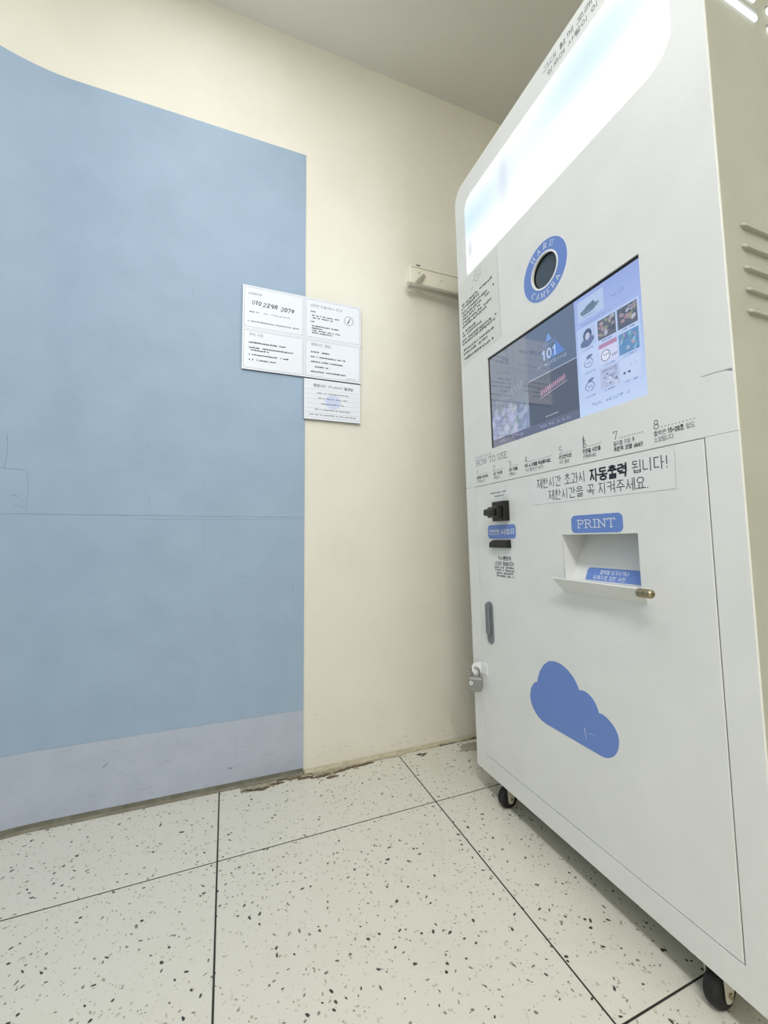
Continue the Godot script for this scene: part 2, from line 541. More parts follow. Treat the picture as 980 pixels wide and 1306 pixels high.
func dab_text(im: Image, s: String, x: float, base: float, h: float, w: float, c: Color, width := 0.0) -> void:
	for l in text_lines(s, x, 0, h, width):
		for i in l.size() - 1:
			dab_line(im, Vector2(l[i].x, base - l[i].y), Vector2(l[i + 1].x, base - l[i + 1].y), w, c)

func dab_blur(im: Image, x0: float, x1: float, y: float, h: float, c: Color) -> void:
	var x := x0
	while x < x1:
		if rng.randf() > 0.2:
			for k in 3:
				var px := x + rng.randf() * h * 0.6
				if k == 0:
					dab_line(im, Vector2(px, y), Vector2(px, y + h), 1.4, c)
				else:
					var py := y + rng.randf() * h
					dab_line(im, Vector2(x, py), Vector2(x + h * 0.7, py), 1.4, c)
		x += h * 0.95

func ellipse(cx: float, cy: float, rx: float, ry: float, turn := 0.0, seg := 20, rough := 0.0) -> PackedVector2Array:
	var out := PackedVector2Array()
	for k in seg:
		var a := TAU * k / seg
		var s := 1.0 + rng.randf_range(-rough, rough)
		out.append(Vector2(cx, cy) + Vector2(rx * cos(a) * s, ry * sin(a) * s).rotated(turn))
	return out

func terrazzo(sd: int) -> ImageTexture:
	rng.seed = sd
	var n := 1280
	var im := Image.create_empty(n, n, false, Image.FORMAT_RGB8)
	im.fill(rgb(222, 219, 206))
	var px := n / TILE
	for k in 26:   # cloudy wear
		dab(im, ellipse(rng.randf() * n, rng.randf() * n, rng.randf_range(0.015, 0.06) * px, rng.randf_range(0.01, 0.04) * px, rng.randf() * PI, 18, 0.2), Color(rgb(205, 200, 184), 0.05))
	var kinds := [[900, 0.0008, 0.0018, Color(rgb(188, 184, 168), 0.8)], [300, 0.0016, 0.0034, Color(rgb(196, 190, 172), 0.8)], [230, 0.0014, 0.0030, Color(rgb(160, 148, 126), 0.85)], [170, 0.0014, 0.0032, Color(rgb(124, 122, 112), 0.9)], [175, 0.0018, 0.0036, Color(rgb(52, 50, 45), 0.95)], [300, 0.0007, 0.0014, Color(rgb(74, 70, 60), 0.9)], [2600, 0.0004, 0.0009, Color(rgb(200, 196, 182), 0.8)]]
	for kd in kinds:
		for k in kd[0]:
			var c: Color = kd[3]
			var v := rng.randf_range(-0.05, 0.05)
			c = Color(c.r + v, c.g + v, c.b + v * 0.8, c.a)
			var r := rng.randf_range(kd[1], kd[2]) * px
			dab(im, ellipse(rng.randf() * n, rng.randf() * n, r * rng.randf_range(0.9, 1.7), r * rng.randf_range(0.5, 0.95), rng.randf() * PI, 6, 0.28), c)
	return ImageTexture.create_from_image(im)

func screen_picture() -> ImageTexture:
	rng.seed = 77
	var w := 934
	var h := 530
	var im := Image.create_empty(w, h, false, Image.FORMAT_RGB8)
	im.fill(rgb(66, 76, 98))
	# left column: a photograph of flowers under a script title
	im.fill_rect(Rect2i(0, 0, 308, 490), rgb(106, 116, 132))  # base tone lightened to paint in the cream wall's reflection
	for y in 22:
		im.fill_rect(Rect2i(0, 250 + y * 11, 308, 11), rgb(106 + y * 1.6, 114 + y * 1.8, 132 + y * 2.6))
	for k in 70:
		var gx := rng.randf_range(60, 308)
		dab(im, ellipse(gx, rng.randf_range(300, 480), rng.randf_range(8, 26), rng.randf_range(5, 14), rng.randf() * PI, 9, 0.25), Color(rgb(108, 138, 132), 0.45))
	for k in 46:
		var fx := rng.randf_range(0, 300)
		var fy := rng.randf_range(330, 520)
		var tint := rgb(168, 166, 206) if rng.randf() < 0.6 else rgb(186, 192, 214)
		var rr := rng.randf_range(12, 30)
		for a in 5:
			dab(im, ellipse(fx + cos(a * TAU / 5) * rr * 0.55, fy + sin(a * TAU / 5) * rr * 0.55, rr * 0.5, rr * 0.36, a * TAU / 5, 9, 0.1), Color(tint, 0.5))
	for k in 9:   # script flourishes
		var sx := 40.0 + k * 26
		dab_line(im, Vector2(sx, 300 - k * 4), Vector2(sx + 12, 262 - k * 5), 2.2, Color(rgb(190, 198, 210), 0.7))
		dab_line(im, Vector2(sx + 12, 262 - k * 5), Vector2(sx + 20, 296 - k * 4), 2.2, Color(rgb(190, 198, 210), 0.7))
	# middle column: two dark cells
	im.fill_rect(Rect2i(308, 0, 314, 254), rgb(90, 104, 130))
	im.fill_rect(Rect2i(308, 254, 314, 232), rgb(74, 82, 100))
	im.fill_rect(Rect2i(308, 252, 314, 3), rgb(196, 206, 224))
	im.fill_rect(Rect2i(0, 486, 622, 44), rgb(94, 98, 124))
	dab_blur(im, 60, 250, 500, 11, Color(rgb(176, 184, 214), 0.9))
	dab_blur(im, 380, 570, 500, 12, Color(rgb(180, 188, 220), 0.9))
	# triangle emblem with 101
	var blue := Color(rgb(120, 158, 230), 0.95)
	dab(im, PackedVector2Array([Vector2(462, 62), Vector2(482, 100), Vector2(442, 100)]), blue)
	dab_blur(im, 428, 500, 108, 14, blue)
	dab(im, PackedVector2Array([Vector2(508, 122), Vector2(560, 192), Vector2(474, 192)]), Color(rgb(88, 128, 206), 0.95))
	dab_text(im, "101", 412, 186, 52, 8, Color(rgb(176, 200, 244), 1.0), 100)
	dab_blur(im, 384, 556, 204, 15, Color(rgb(190, 204, 236), 0.95))
	# pink script
	for k in 12:
		var qx := 392.0 + k * 13.5
		var qy := 352.0 - k * 2.4
		dab_line(im, Vector2(qx, qy), Vector2(qx + 8, qy - 26), 3.4, Color(rgb(214, 176, 196), 1))
		dab_line(im, Vector2(qx + 8, qy - 26), Vector2(qx + 13, qy - 4), 3.0, Color(rgb(196, 120, 160), 1))
	dab_line(im, Vector2(392, 364), Vector2(560, 334), 3.0, Color(rgb(214, 176, 196), 1))
	dab_line(im, Vector2(420, 466), Vector2(500, 464), 3.0, Color(rgb(190, 198, 214), 1))
	# right column: menu of thumbnails
	for y in 53:
		im.fill_rect(Rect2i(622, y * 10, 312, 10), rgb(150, 168, 224).lerp(rgb(196, 214, 246), y / 52.0))
	im.fill_rect(Rect2i(640, 18, 132, 92), Color(rgb(178, 196, 230)))
	dab(im, ellipse(702, 72, 48, 15, -0.1, 22, 0.12), rgb(104, 126, 148))
	dab(im, ellipse(706, 62, 26, 16, 0, 12, 0.3), rgb(92, 114, 138))
	dab_blur(im, 668, 744, 94, 7, Color(rgb(120, 138, 182), 0.8))
	dab_blur(im, 806, 896, 70, 16, Color(rgb(116, 130, 188), 0.85))
	im.fill_rect(Rect2i(638, 122, 290, 1), rgb(140, 156, 206))
	dab_blur(im, 650, 800, 126, 7, Color(rgb(120, 138, 190), 0.7))
	im.fill_rect(Rect2i(634, 142, 286, 316), rgb(186, 204, 240))
	var cells := [[642, 150], [736, 150], [828, 150], [642, 254], [736, 254], [828, 254], [642, 358], [736, 358], [828, 358]]
	for i in 9:
		var cx: int = cells[i][0]
		var cy: int = cells[i][1]
		var bg: Color = [rgb(176, 194, 232), rgb(92, 96, 112), rgb(86, 90, 110), rgb(190, 208, 242), rgb(206, 212, 238), rgb(96, 140, 188), rgb(186, 204, 240), rgb(178, 188, 220), rgb(196, 210, 242)][i]
		im.fill_rect(Rect2i(cx, cy, 84, 84), bg)
		dab_blur(im, cx + 18, cx + 66, cy + 90, 5, Color(rgb(96, 112, 160), 0.8))
		if i in [1, 2]:
			for k in 26:
				dab(im, ellipse(cx + rng.randf_range(8, 76), cy + rng.randf_range(8, 76), rng.randf_range(4, 12), rng.randf_range(3, 9), rng.randf() * PI, 8, 0.2), Color([rgb(170, 150, 160), rgb(60, 64, 84), rgb(150, 160, 130), rgb(196, 198, 214), rgb(178, 130, 140)][k % 5], 0.8))
		elif i == 5:
			for k in 24:
				dab(im, ellipse(cx + rng.randf_range(6, 78), cy + rng.randf_range(10, 78), rng.randf_range(5, 16), rng.randf_range(3, 8), rng.randf() * PI, 8, 0.25), Color([rgb(70, 112, 170), rgb(150, 200, 214), rgb(110, 160, 170), rgb(196, 150, 176)][k % 4], 0.75))
		elif i == 0:
			dab(im, ellipse(cx + 42, cy + 30, 22, 26, 0.2, 18), rgb(70, 82, 118))
			dab(im, ellipse(cx + 40, cy + 60, 34, 22, -0.2, 18, 0.08), rgb(98, 112, 152))
			dab(im, ellipse(cx + 42, cy + 36, 12, 16, 0.1, 16), rgb(186, 190, 214))
		elif i == 4:
			im.fill_rect(Rect2i(cx, cy, 84, 18), rgb(176, 130, 168))
			dab(im, ellipse(cx + 30, cy + 54, 22, 24, 0, 20), rgb(88, 96, 136))
			dab(im, ellipse(cx + 30, cy + 54, 19, 21, 0, 20), rgb(222, 226, 242))
			for k in 3:
				dab(im, ellipse(cx + 24 + k * 9, cy + 50, 2.4, 3.4, 0, 8), rgb(84, 70, 104))
			dab_blur(im, cx + 50, cx + 78, cy + 60, 9, Color(rgb(88, 92, 130), 0.9))
		elif i == 7:
			for k in 18:
				dab(im, ellipse(cx + rng.randf_range(8, 76), cy + rng.randf_range(22, 76), rng.randf_range(3, 9), rng.randf_range(3, 8), 0, 9, 0.2), Color([rgb(206, 212, 234), rgb(110, 118, 156), rgb(150, 158, 192)][k % 3], 0.85))
			dab_blur(im, cx + 10, cx + 74, cy + 8, 9, Color(rgb(86, 94, 134), 0.9))
		elif i == 8:
			for k in 2:
				dab(im, ellipse(cx + 16 + k * 20, cy + 56, 6, 5, 0.4, 10), rgb(80, 88, 130))
			dab_blur(im, cx + 14, cx + 70, cy + 24, 10, Color(rgb(150, 164, 206), 0.7))
		else:
			for ring in [[24, 20, rgb(90, 104, 150)], [21, 17, bg]]:
				dab(im, ellipse(cx + 40, cy + 50, ring[0], ring[1], 0, 20, 0.06), ring[2])
			dab(im, ellipse(cx + 46, cy + 24, 18, 7, -0.2, 14, 0.15), rgb(104, 118, 160))
			for k in 3:
				dab_line(im, Vector2(cx + 30 + k * 9, cy + 46), Vector2(cx + 33 + k * 9, cy + 56), 2.4, rgb(86, 98, 144))
	dab_blur(im, 690, 850, 484, 14, Color(rgb(84, 104, 170), 0.95))
	return ImageTexture.create_from_image(im)

func light_picture() -> ImageTexture:   # brightness across the frosted light panel: bluish between the tubes
	var w := 256
	var h := 96
	var im := Image.create_empty(w, h, false, Image.FORMAT_RGB8)
	for y in h:
		for x in w:
			var u := x / float(w)
			var v := y / float(h)
			var k := clampf(1.0 * exp(-pow((v - 0.3 - 0.05 * sin(u * 7.0)) / 0.28, 2.0)) * (0.75 + 0.25 * sin(u * 9.0 + 1.0)), 0.0, 1.0)
			var c := Color(1, 1, 1).lerp(Color(0.78, 0.87, 0.965), k)
			var smudge := 0.22 * exp(-pow((u - 0.3) / 0.035, 2.0) - pow((v - 0.35) / 0.35, 2.0)) + 0.4 * exp(-pow((u - 0.035) / 0.02, 2.0) - pow((v - 0.72) / 0.13, 2.0))
			c = c.lerp(Color(0.55, 0.55, 0.56), smudge)
			im.set_pixel(x, y, c)
	return ImageTexture.create_from_image(im)

# ------------------------------------------------------------------ the scene
func _ready() -> void:
	rng.seed = 5
	# camera
	var cam := Camera3D.new()
	cam.name = "camera"
	cam.fov = 103.4915
	cam.near = 0.02
	cam.far = 40.0
	cam.basis = Basis(Vector3.UP, -0.35822) * Basis(Vector3.RIGHT, 0.07121) * Basis(Vector3.BACK, -0.00926)
	cam.position = Vector3(0, 0.77237, 1.42521)
	add_child(cam)
	cam.current = true
	# environment: a closed room, so only the lamps light it
	var env := Environment.new()
	env.background_mode = Environment.BG_COLOR
	env.background_color = Color(0.5, 0.52, 0.55)
	env.tonemap_mode = Environment.TONE_MAPPER_LINEAR
	env.tonemap_exposure = 1.10
	env.sdfgi_enabled = true
	env.ssao_enabled = true
	env.ssil_enabled = true
	var we := WorldEnvironment.new()
	we.name = "environment"
	we.environment = env
	add_child(we)
	# ceiling lamps, the last two unseen and added as fill: [x, z, size x, size z, energy]
	var lamps := [[-0.16, 0.9, 0.26, 1.0, 0.6], [-0.3, 2.3, 0.26, 1.2, 2.5], [-0.3, 3.8, 0.26, 1.2, 2.5]]
	for l in lamps:
		area_lamp("ceiling_lamp_light", Vector3(l[0], 2.655, l[1]), Vector3.DOWN, Vector3.RIGHT, Vector2(l[2], l[3]), l[4], Color(0.995, 0.995, 1.0))

	serif = SystemFont.new()
	serif.font_names = PackedStringArray(["Droid Serif"])
	sans = SystemFont.new()
	sans.font_names = PackedStringArray(["Droid Sans"])
	make_materials()
	build_room()
	for i in lamps.size():
		build_ceiling_lamp(lamps[i], i)
	build_wall_panel()
	build_kiosk()
	build_cards()
	build_rail()
	build_residue()

func area_lamp(called: String, at: Vector3, towards: Vector3, right: Vector3, size: Vector2, energy: float, c: Color) -> void:
	var l := AreaLight3D.new()
	l.name = called
	l.area_size = size
	l.area_normalize_energy = true
	l.light_energy = energy
	l.light_color = c
	l.shadow_enabled = true
	l.area_range = 8.0
	l.area_attenuation = 2.0
	l.basis = Basis(right, right.cross(towards) * -1.0, -towards).orthonormalized()
	l.position = at
	add_child(l, true)

func make_materials() -> void:
	var soft := noise_tex(512, 0.006, 4, Color(0.97, 0.97, 0.965), Color(1, 1, 1), 3)
	var scuff := noise_tex(512, 0.012, 5, Color(0.95, 0.955, 0.96), Color(1, 1, 1), 9)
	var plaster := noise_tex(512, 0.05, 4, Color.WHITE, Color.WHITE, 12, true, 2.0)
	var fine := noise_tex(256, 0.12, 3, Color.WHITE, Color.WHITE, 21, true, 1.2)
	M.cream = mottled(rgb(238, 234, 221), 0.75, soft, 0.7, plaster, 2.0, 0.12)
	M.ceiling = mottled(rgb(232, 230, 222), 0.85, soft, 0.6)
	M.blue_wall = mottled(rgb(160, 181, 203), 0.6, scuff, 0.9, plaster, 2.0, 0.1)
	M.lilac = mottled(rgb(184, 192, 207), 0.6, scuff, 1.6, plaster, 2.0, 0.1)
	M.grout = plain(rgb(50, 48, 43), 0.9)
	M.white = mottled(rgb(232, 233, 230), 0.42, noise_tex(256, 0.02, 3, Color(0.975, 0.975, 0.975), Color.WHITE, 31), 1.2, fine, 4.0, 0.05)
	M.shell = mottled(rgb(177, 180, 167), 0.5, noise_tex(256, 0.02, 3, Color(0.96, 0.96, 0.96), Color.WHITE, 32), 1.2, fine, 4.0, 0.06)  # ivory, with the shade on the cabinet side darkened into the colour
	M.inner = plain(rgb(90, 88, 82), 0.8)
	M.sticker = plain(rgb(108, 139, 206), 0.38)
	M.rim = plain(rgb(236, 237, 238), 0.45)
	M.ink = plain(rgb(38, 40, 52), 0.6)
	M.grey_ink = plain(rgb(112, 114, 124), 0.6)
	M.blue_ink = plain(rgb(70, 72, 110), 0.6)
	M.white_ink = plain(rgb(235, 238, 245), 0.5)
	M.paper = plain(rgb(222, 222, 216), 0.55)
	M.film = plain(rgb(229, 231, 230), 0.36)
	M.card = plain(rgb(232, 236, 244), 0.35)
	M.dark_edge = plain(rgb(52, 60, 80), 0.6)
	M.black = plain(rgb(13, 13, 15), 0.3)
	M.rubber = plain(rgb(24, 24, 25), 0.7)
	M.steel = plain(rgb(212, 208, 198), 0.36, 0.6)
	M.zinc = plain(rgb(222, 218, 202), 0.4, 0.35)
	M.grey_metal = plain(rgb(128, 134, 140), 0.4, 0.5)
	M.lock_metal = plain(rgb(150, 150, 148), 0.45, 0.6)
	M.brass = plain(rgb(158, 148, 122), 0.28, 0.85)
	M.cream_wood = plain(rgb(242, 237, 220), 0.5)
	M.glass = plain(rgb(70, 80, 90), 0.12)
	for k in 3:
		var t := plain(rgb(255, 255, 255), 0.35)
		t.albedo_texture = terrazzo(100 + k)
		t.roughness = 0.38
		M["tile%d" % k] = t
	rng.seed = 5

# ---- room shell
func upright(poly: PackedVector2Array, y0: float, y1: float, bevel := 0.0) -> ArrayMesh:   # plan polygon (x, z) raised from y0 to y1
	var flat := PackedVector2Array()
	for q in poly:
		flat.append(Vector2(q.x, -q.y))
	var m := prism(flat, y0, y1, bevel)
	var st := SurfaceTool.new()
	st.append_from(m, 0, Transform3D(Basis(Vector3.RIGHT, -PI / 2), Vector3.ZERO))
	return st.commit()

func plan_line(off: float, to_z: float) -> PackedVector2Array:   # the wall line from the straight part round the curve, off in front of it
	var out := PackedVector2Array()
	var r := 0.48 - off
	for k in 33:
		var a := -PI / 2 - k * PI / 2 / 32
		out.append(Vector2(-0.48 + r * cos(a), 0.48 + r * sin(a)))
	out.append(Vector2(-0.96 + off, to_z))
	return out

func build_room() -> void:
	var h := 2.6817
	var x1 := 1.62
	var z1 := 5.0
	struct(put("wall_back", upright(rect(-0.48, -0.12, x1 + 0.12, 0.0), 0, h), M.cream))
	var left := plan_line(0.0, z1)
	left.append(Vector2(-1.08, z1))
	left.append(Vector2(-1.08, -0.12))
	left.append(Vector2(-0.48, -0.12))
	struct(put("wall_left", upright(left, 0, h), M.cream))
	struct(put("wall_right", upright(rect(x1, 0, x1 + 0.12, z1), 0, h), M.cream))
	struct(put("wall_front", upright(rect(-1.08, z1, x1 + 0.12, z1 + 0.12), 0, h), M.cream))
	struct(put("ceiling", upright(rect(-1.08, -0.12, x1 + 0.12, z1 + 0.12), h, h + 0.12), M.ceiling))
	var floor_node := put("floor", upright(rect(-1.08, -0.12, x1 + 0.12, z1 + 0.12), -0.12, -0.0010), M.grout)
	struct(floor_node)
	# tiles, cut along the walls
	var room := plan_line(0.0185, z1)
	room.append(Vector2(x1, z1))
	room.append(Vector2(x1, 0.0185))
	var turn := -0.01348
	var at := Vector2(0.57708, 0.30053)
	for i in range(-4, 3):
		for j in range(-1, 9):
			var sq := PackedVector2Array()
			for c in [Vector2(0, 0), Vector2(1, 0), Vector2(1, 1), Vector2(0, 1)]:
				var q: Vector2 = (Vector2(i, j) + c) * TILE + (Vector2(0.5, 0.5) - c) * 0.0036
				sq.append(at + q.rotated(turn))
			for cut in Geometry2D.intersect_polygons(sq, room):
				if Geometry2D.is_polygon_clockwise(cut):
					continue
				tile(cut, at + (Vector2(i, j) * TILE).rotated(turn), turn, (i * 2 + j * 5 + 40) % 3, (i + j * 3 + 40) % 4, floor_node)

func tile(poly: PackedVector2Array, origin: Vector2, turn: float, kind: int, quarter: int, parent: Node) -> void:
	var st := begin()
	var flat := PackedVector2Array()
	for q in poly:
		flat.append(Vector2(q.x, -q.y))
	flat = ccw(flat)
	var top := inset(flat, 0.0008)
	var uv := func(p: Vector3) -> Vector2:
		var q := ((Vector2(p.x, p.z) - origin).rotated(-turn)) / TILE - Vector2(0.5, 0.5)
		return q.rotated(quarter * PI / 2) + Vector2(0.5, 0.5)
	var idx := Geometry2D.triangulate_polygon(top)
	for i in range(0, idx.size(), 3):
		var t := []
		for k in 3:
			t.append(Vector3(top[idx[i + k]].x, 0.0, -top[idx[i + k]].y))
		if (t[1] - t[0]).cross(t[2] - t[0]).y > 0:
			t.reverse()
		for p in t:
			st.set_normal(Vector3.UP)
			st.set_uv(uv.call(p))
			st.add_vertex(p)
	var n := flat.size()
	for i in n:
		var j := (i + 1) % n
		var e := (flat[j] - flat[i]).normalized()
		var out := Vector3(e.y, 0, e.x)
		for lay in [[flat, -0.0010, flat, -0.0005, 0.0], [flat, -0.0005, top, 0.0, 1.0]]:
			var a := Vector3(lay[0][i].x, lay[1], -lay[0][i].y)
			var b := Vector3(lay[0][j].x, lay[1], -lay[0][j].y)
			var c := Vector3(lay[2][j].x, lay[3], -lay[2][j].y)
			var d := Vector3(lay[2][i].x, lay[3], -lay[2][i].y)
			var nn: Vector3 = (out + Vector3.UP * lay[4]).normalized()
			for t in [[a, b, c], [a, c, d]]:
				if (t[1] - t[0]).cross(t[2] - t[0]).dot(nn) > 0:
					t.reverse()
				for p in t:
					st.set_normal(nn)
					st.set_uv(uv.call(p))
					st.add_vertex(p)
	put("tile", st.commit(), M["tile%d" % kind], parent)

func build_ceiling_lamp(l: Array, i: int) -> void:
	var names := ["narrow ceiling batten lamp above the blue curved wall panel", "unseen narrow ceiling batten lamp added as fill light behind the viewer", "unseen narrow ceiling batten lamp added as fill light nearest the front wall"]
	var o := thing("ceiling_lamp", names[i], "ceiling lamp", Transform3D(Basis.IDENTITY, Vector3(l[0], 2.6817, l[1])))
	var hx: float = l[2] / 2
	var hz: float = l[3] / 2
	var st := begin()
	prism_into(st, rect(-hx - 0.015, -hz - 0.015, hx + 0.015, hz + 0.015), 0.0, 0.02, 0.003, [rect(-hx, -hz, hx, hz)])
	var f := put("frame", st.commit(), M.rim, o)
	f.basis = Basis(Vector3.RIGHT, PI / 2)
	var d := put("lamp_diffuser", prism(rect(-hx, -hz, hx, hz), 0.0, 0.014), glow(Color(0.995, 0.995, 1.0), 1.5), o)
	d.basis = Basis(Vector3.RIGHT, PI / 2)

# ---- blue sheet lining the wall
func sheet(y0: float, y1: float, thick: float) -> ArrayMesh:
	var p := PackedVector2Array([Vector2(0.2337, 0.0)])
	p.append_array(plan_line(0.0, 1.6))
	var q := plan_line(thick, 1.6)
	q.reverse()
	p.append_array(q)
	p.append(Vector2(0.2337, thick))
	return upright(p, y0, y1, 0.0004)

func bent(m: ArrayMesh) -> ArrayMesh:   # wraps marks laid out flat round the curve of the wall
	var a := m.surface_get_arrays(0)
	var v: PackedVector3Array = a[Mesh.ARRAY_VERTEX]
	for i in v.size():
		if v[i].x < -0.48:
			var k := (-0.48 - v[i].x) / 0.48
			v[i] = Vector3(-0.48 - sin(k) * (0.48 - v[i].z), v[i].y, 0.48 - cos(k) * (0.48 - v[i].z))
	a[Mesh.ARRAY_VERTEX] = v
	var out := ArrayMesh.new()
	out.add_surface_from_arrays(Mesh.PRIMITIVE_TRIANGLES, a)
	return out

func build_wall_panel() -> void:
	var o := thing("wall_panel", "pale blue sheet lining the curved wall with a lilac strip along its foot", "wall panel", Transform3D.IDENTITY)
	put("upper_sheet", sheet(0.8572, 2.2157, 0.004), M.blue_wall, o)
	put("lower_sheet", sheet(0.2042, 0.8566, 0.004), M.blue_wall, o)
	put("kick_strip", sheet(0.0145, 0.2036, 0.0048), M.lilac, o).set_meta("label", "lilac strip along the foot of the panel")
	# scratches and scuffs, as the photograph shows them
	var st := begin()
	var z := 0.0043
	for s in [[-0.28, 0.845, 0.2, 0.849, 0.0007], [0.09, 0.77, 0.115, 0.73, 0.0008], [0.115, 0.73, 0.15, 0.715, 0.0007], [0.02, 0.66, 0.06, 0.655, 0.0006], [-0.26, 0.95, -0.24, 0.87, 0.0007], [-0.27, 0.63, -0.24, 0.6, 0.0007], [-0.09, 0.98, -0.09, 0.74, 0.0006], [0.17, 0.55, 0.174, 0.49, 0.0007], [-0.36, 0.86, -0.3, 0.855, 0.0007], [-0.14, 1.62, -0.139, 1.58, 0.0008], [-0.2, 0.72, -0.12, 0.7, 0.0005], [-0.38, 1.0, -0.3, 0.99, 0.0006], [-0.02, 0.5, 0.01, 0.44, 0.0006], [0.13, 0.4, 0.18, 0.41, 0.0006], [-0.17, 0.42, -0.09, 0.39, 0.0006], [0.19, 0.62, 0.198, 0.6, 0.0016], [-0.64, 0.984, -0.556, 0.982, 0.0013], [-0.551, 0.98, -0.549, 0.86, 0.0009], [-0.60, 0.985, -0.598, 1.08, 0.0012], [-0.58, 0.885, -0.55, 0.872, 0.001], [-0.58, 0.91, -0.57, 0.905, 0.002]]:
		stroke(st, PackedVector2Array([Vector2(s[0], s[1]), Vector2((s[0] + s[2]) / 2 + 0.004, (s[1] + s[3]) / 2), Vector2(s[2], s[3])]), s[4], z)
	var scr := plain(rgb(132, 154, 178), 0.7)
	put("scratches", bent(st.commit()), scr, o).set_meta("label", "thin darker scratches on the blue sheet")
	st = begin()
	z = 0.0051
	for s in [[-0.34, 0.13, -0.33, 0.137, 0.004], [0.0, 0.06, 0.008, 0.058, 0.006], [0.015, 0.062, 0.04, 0.064, 0.001], [-0.2, 0.11, -0.17, 0.113, 0.001], [0.1, 0.08, 0.15, 0.083, 0.0008], [-0.25, 0.045, -0.21, 0.05, 0.001], [0.02, 0.15, 0.021, 0.09, 0.0007], [0.16, 0.04, 0.2, 0.046, 0.0009]]:
		stroke(st, PackedVector2Array([Vector2(s[0], s[1]), Vector2(s[2], s[3])]), s[4], z)
	for k in 34:
		var sx := rng.randf_range(-0.55, 0.22)
		var sy := 0.02 + 0.16 * pow(rng.randf(), 1.4)
		var sl := rng.randf_range(0.003, 0.02)
		var sa := rng.randf_range(-0.5, 0.5)
		stroke(st, PackedVector2Array([Vector2(sx, sy), Vector2(sx + sl * cos(sa), sy + sl * sin(sa))]), rng.randf_range(0.0004, 0.0009), z)
	put("scuffs", bent(st.commit()), plain(rgb(146, 152, 166), 0.8), o).set_meta("label", "grey scuffs on the lilac strip")

# ---- the white photo machine
func kiosk_frame() -> Transform3D:
	var rm := Basis(Vector3.UP, 0.01686) * Basis(Vector3.RIGHT, 0.00283) * Basis(Vector3.BACK, 0.02145)
	return Transform3D(Basis(rm.z, rm.y, -rm.x), Vector3(0.7273, 0.07347, 0.29471))

func dotted(st: SurfaceTool, x0: float, x1: float, y: float, n: int, r: float, z: float) -> void:
	for k in n:
		fill(st, disc(lerpf(x0, x1, k / float(n - 1)), y, r, 8), z)

func label_sheet(called: String, poly: PackedVector2Array, z: float, thick: float, paper: Material, ink_mat: Material, parent: Node, ink: SurfaceTool) -> MeshInstance3D:
	var a := begin()
	prism_into(a, poly, z, z + thick)
	return put(called, two(a, ink), [paper, ink_mat], parent)

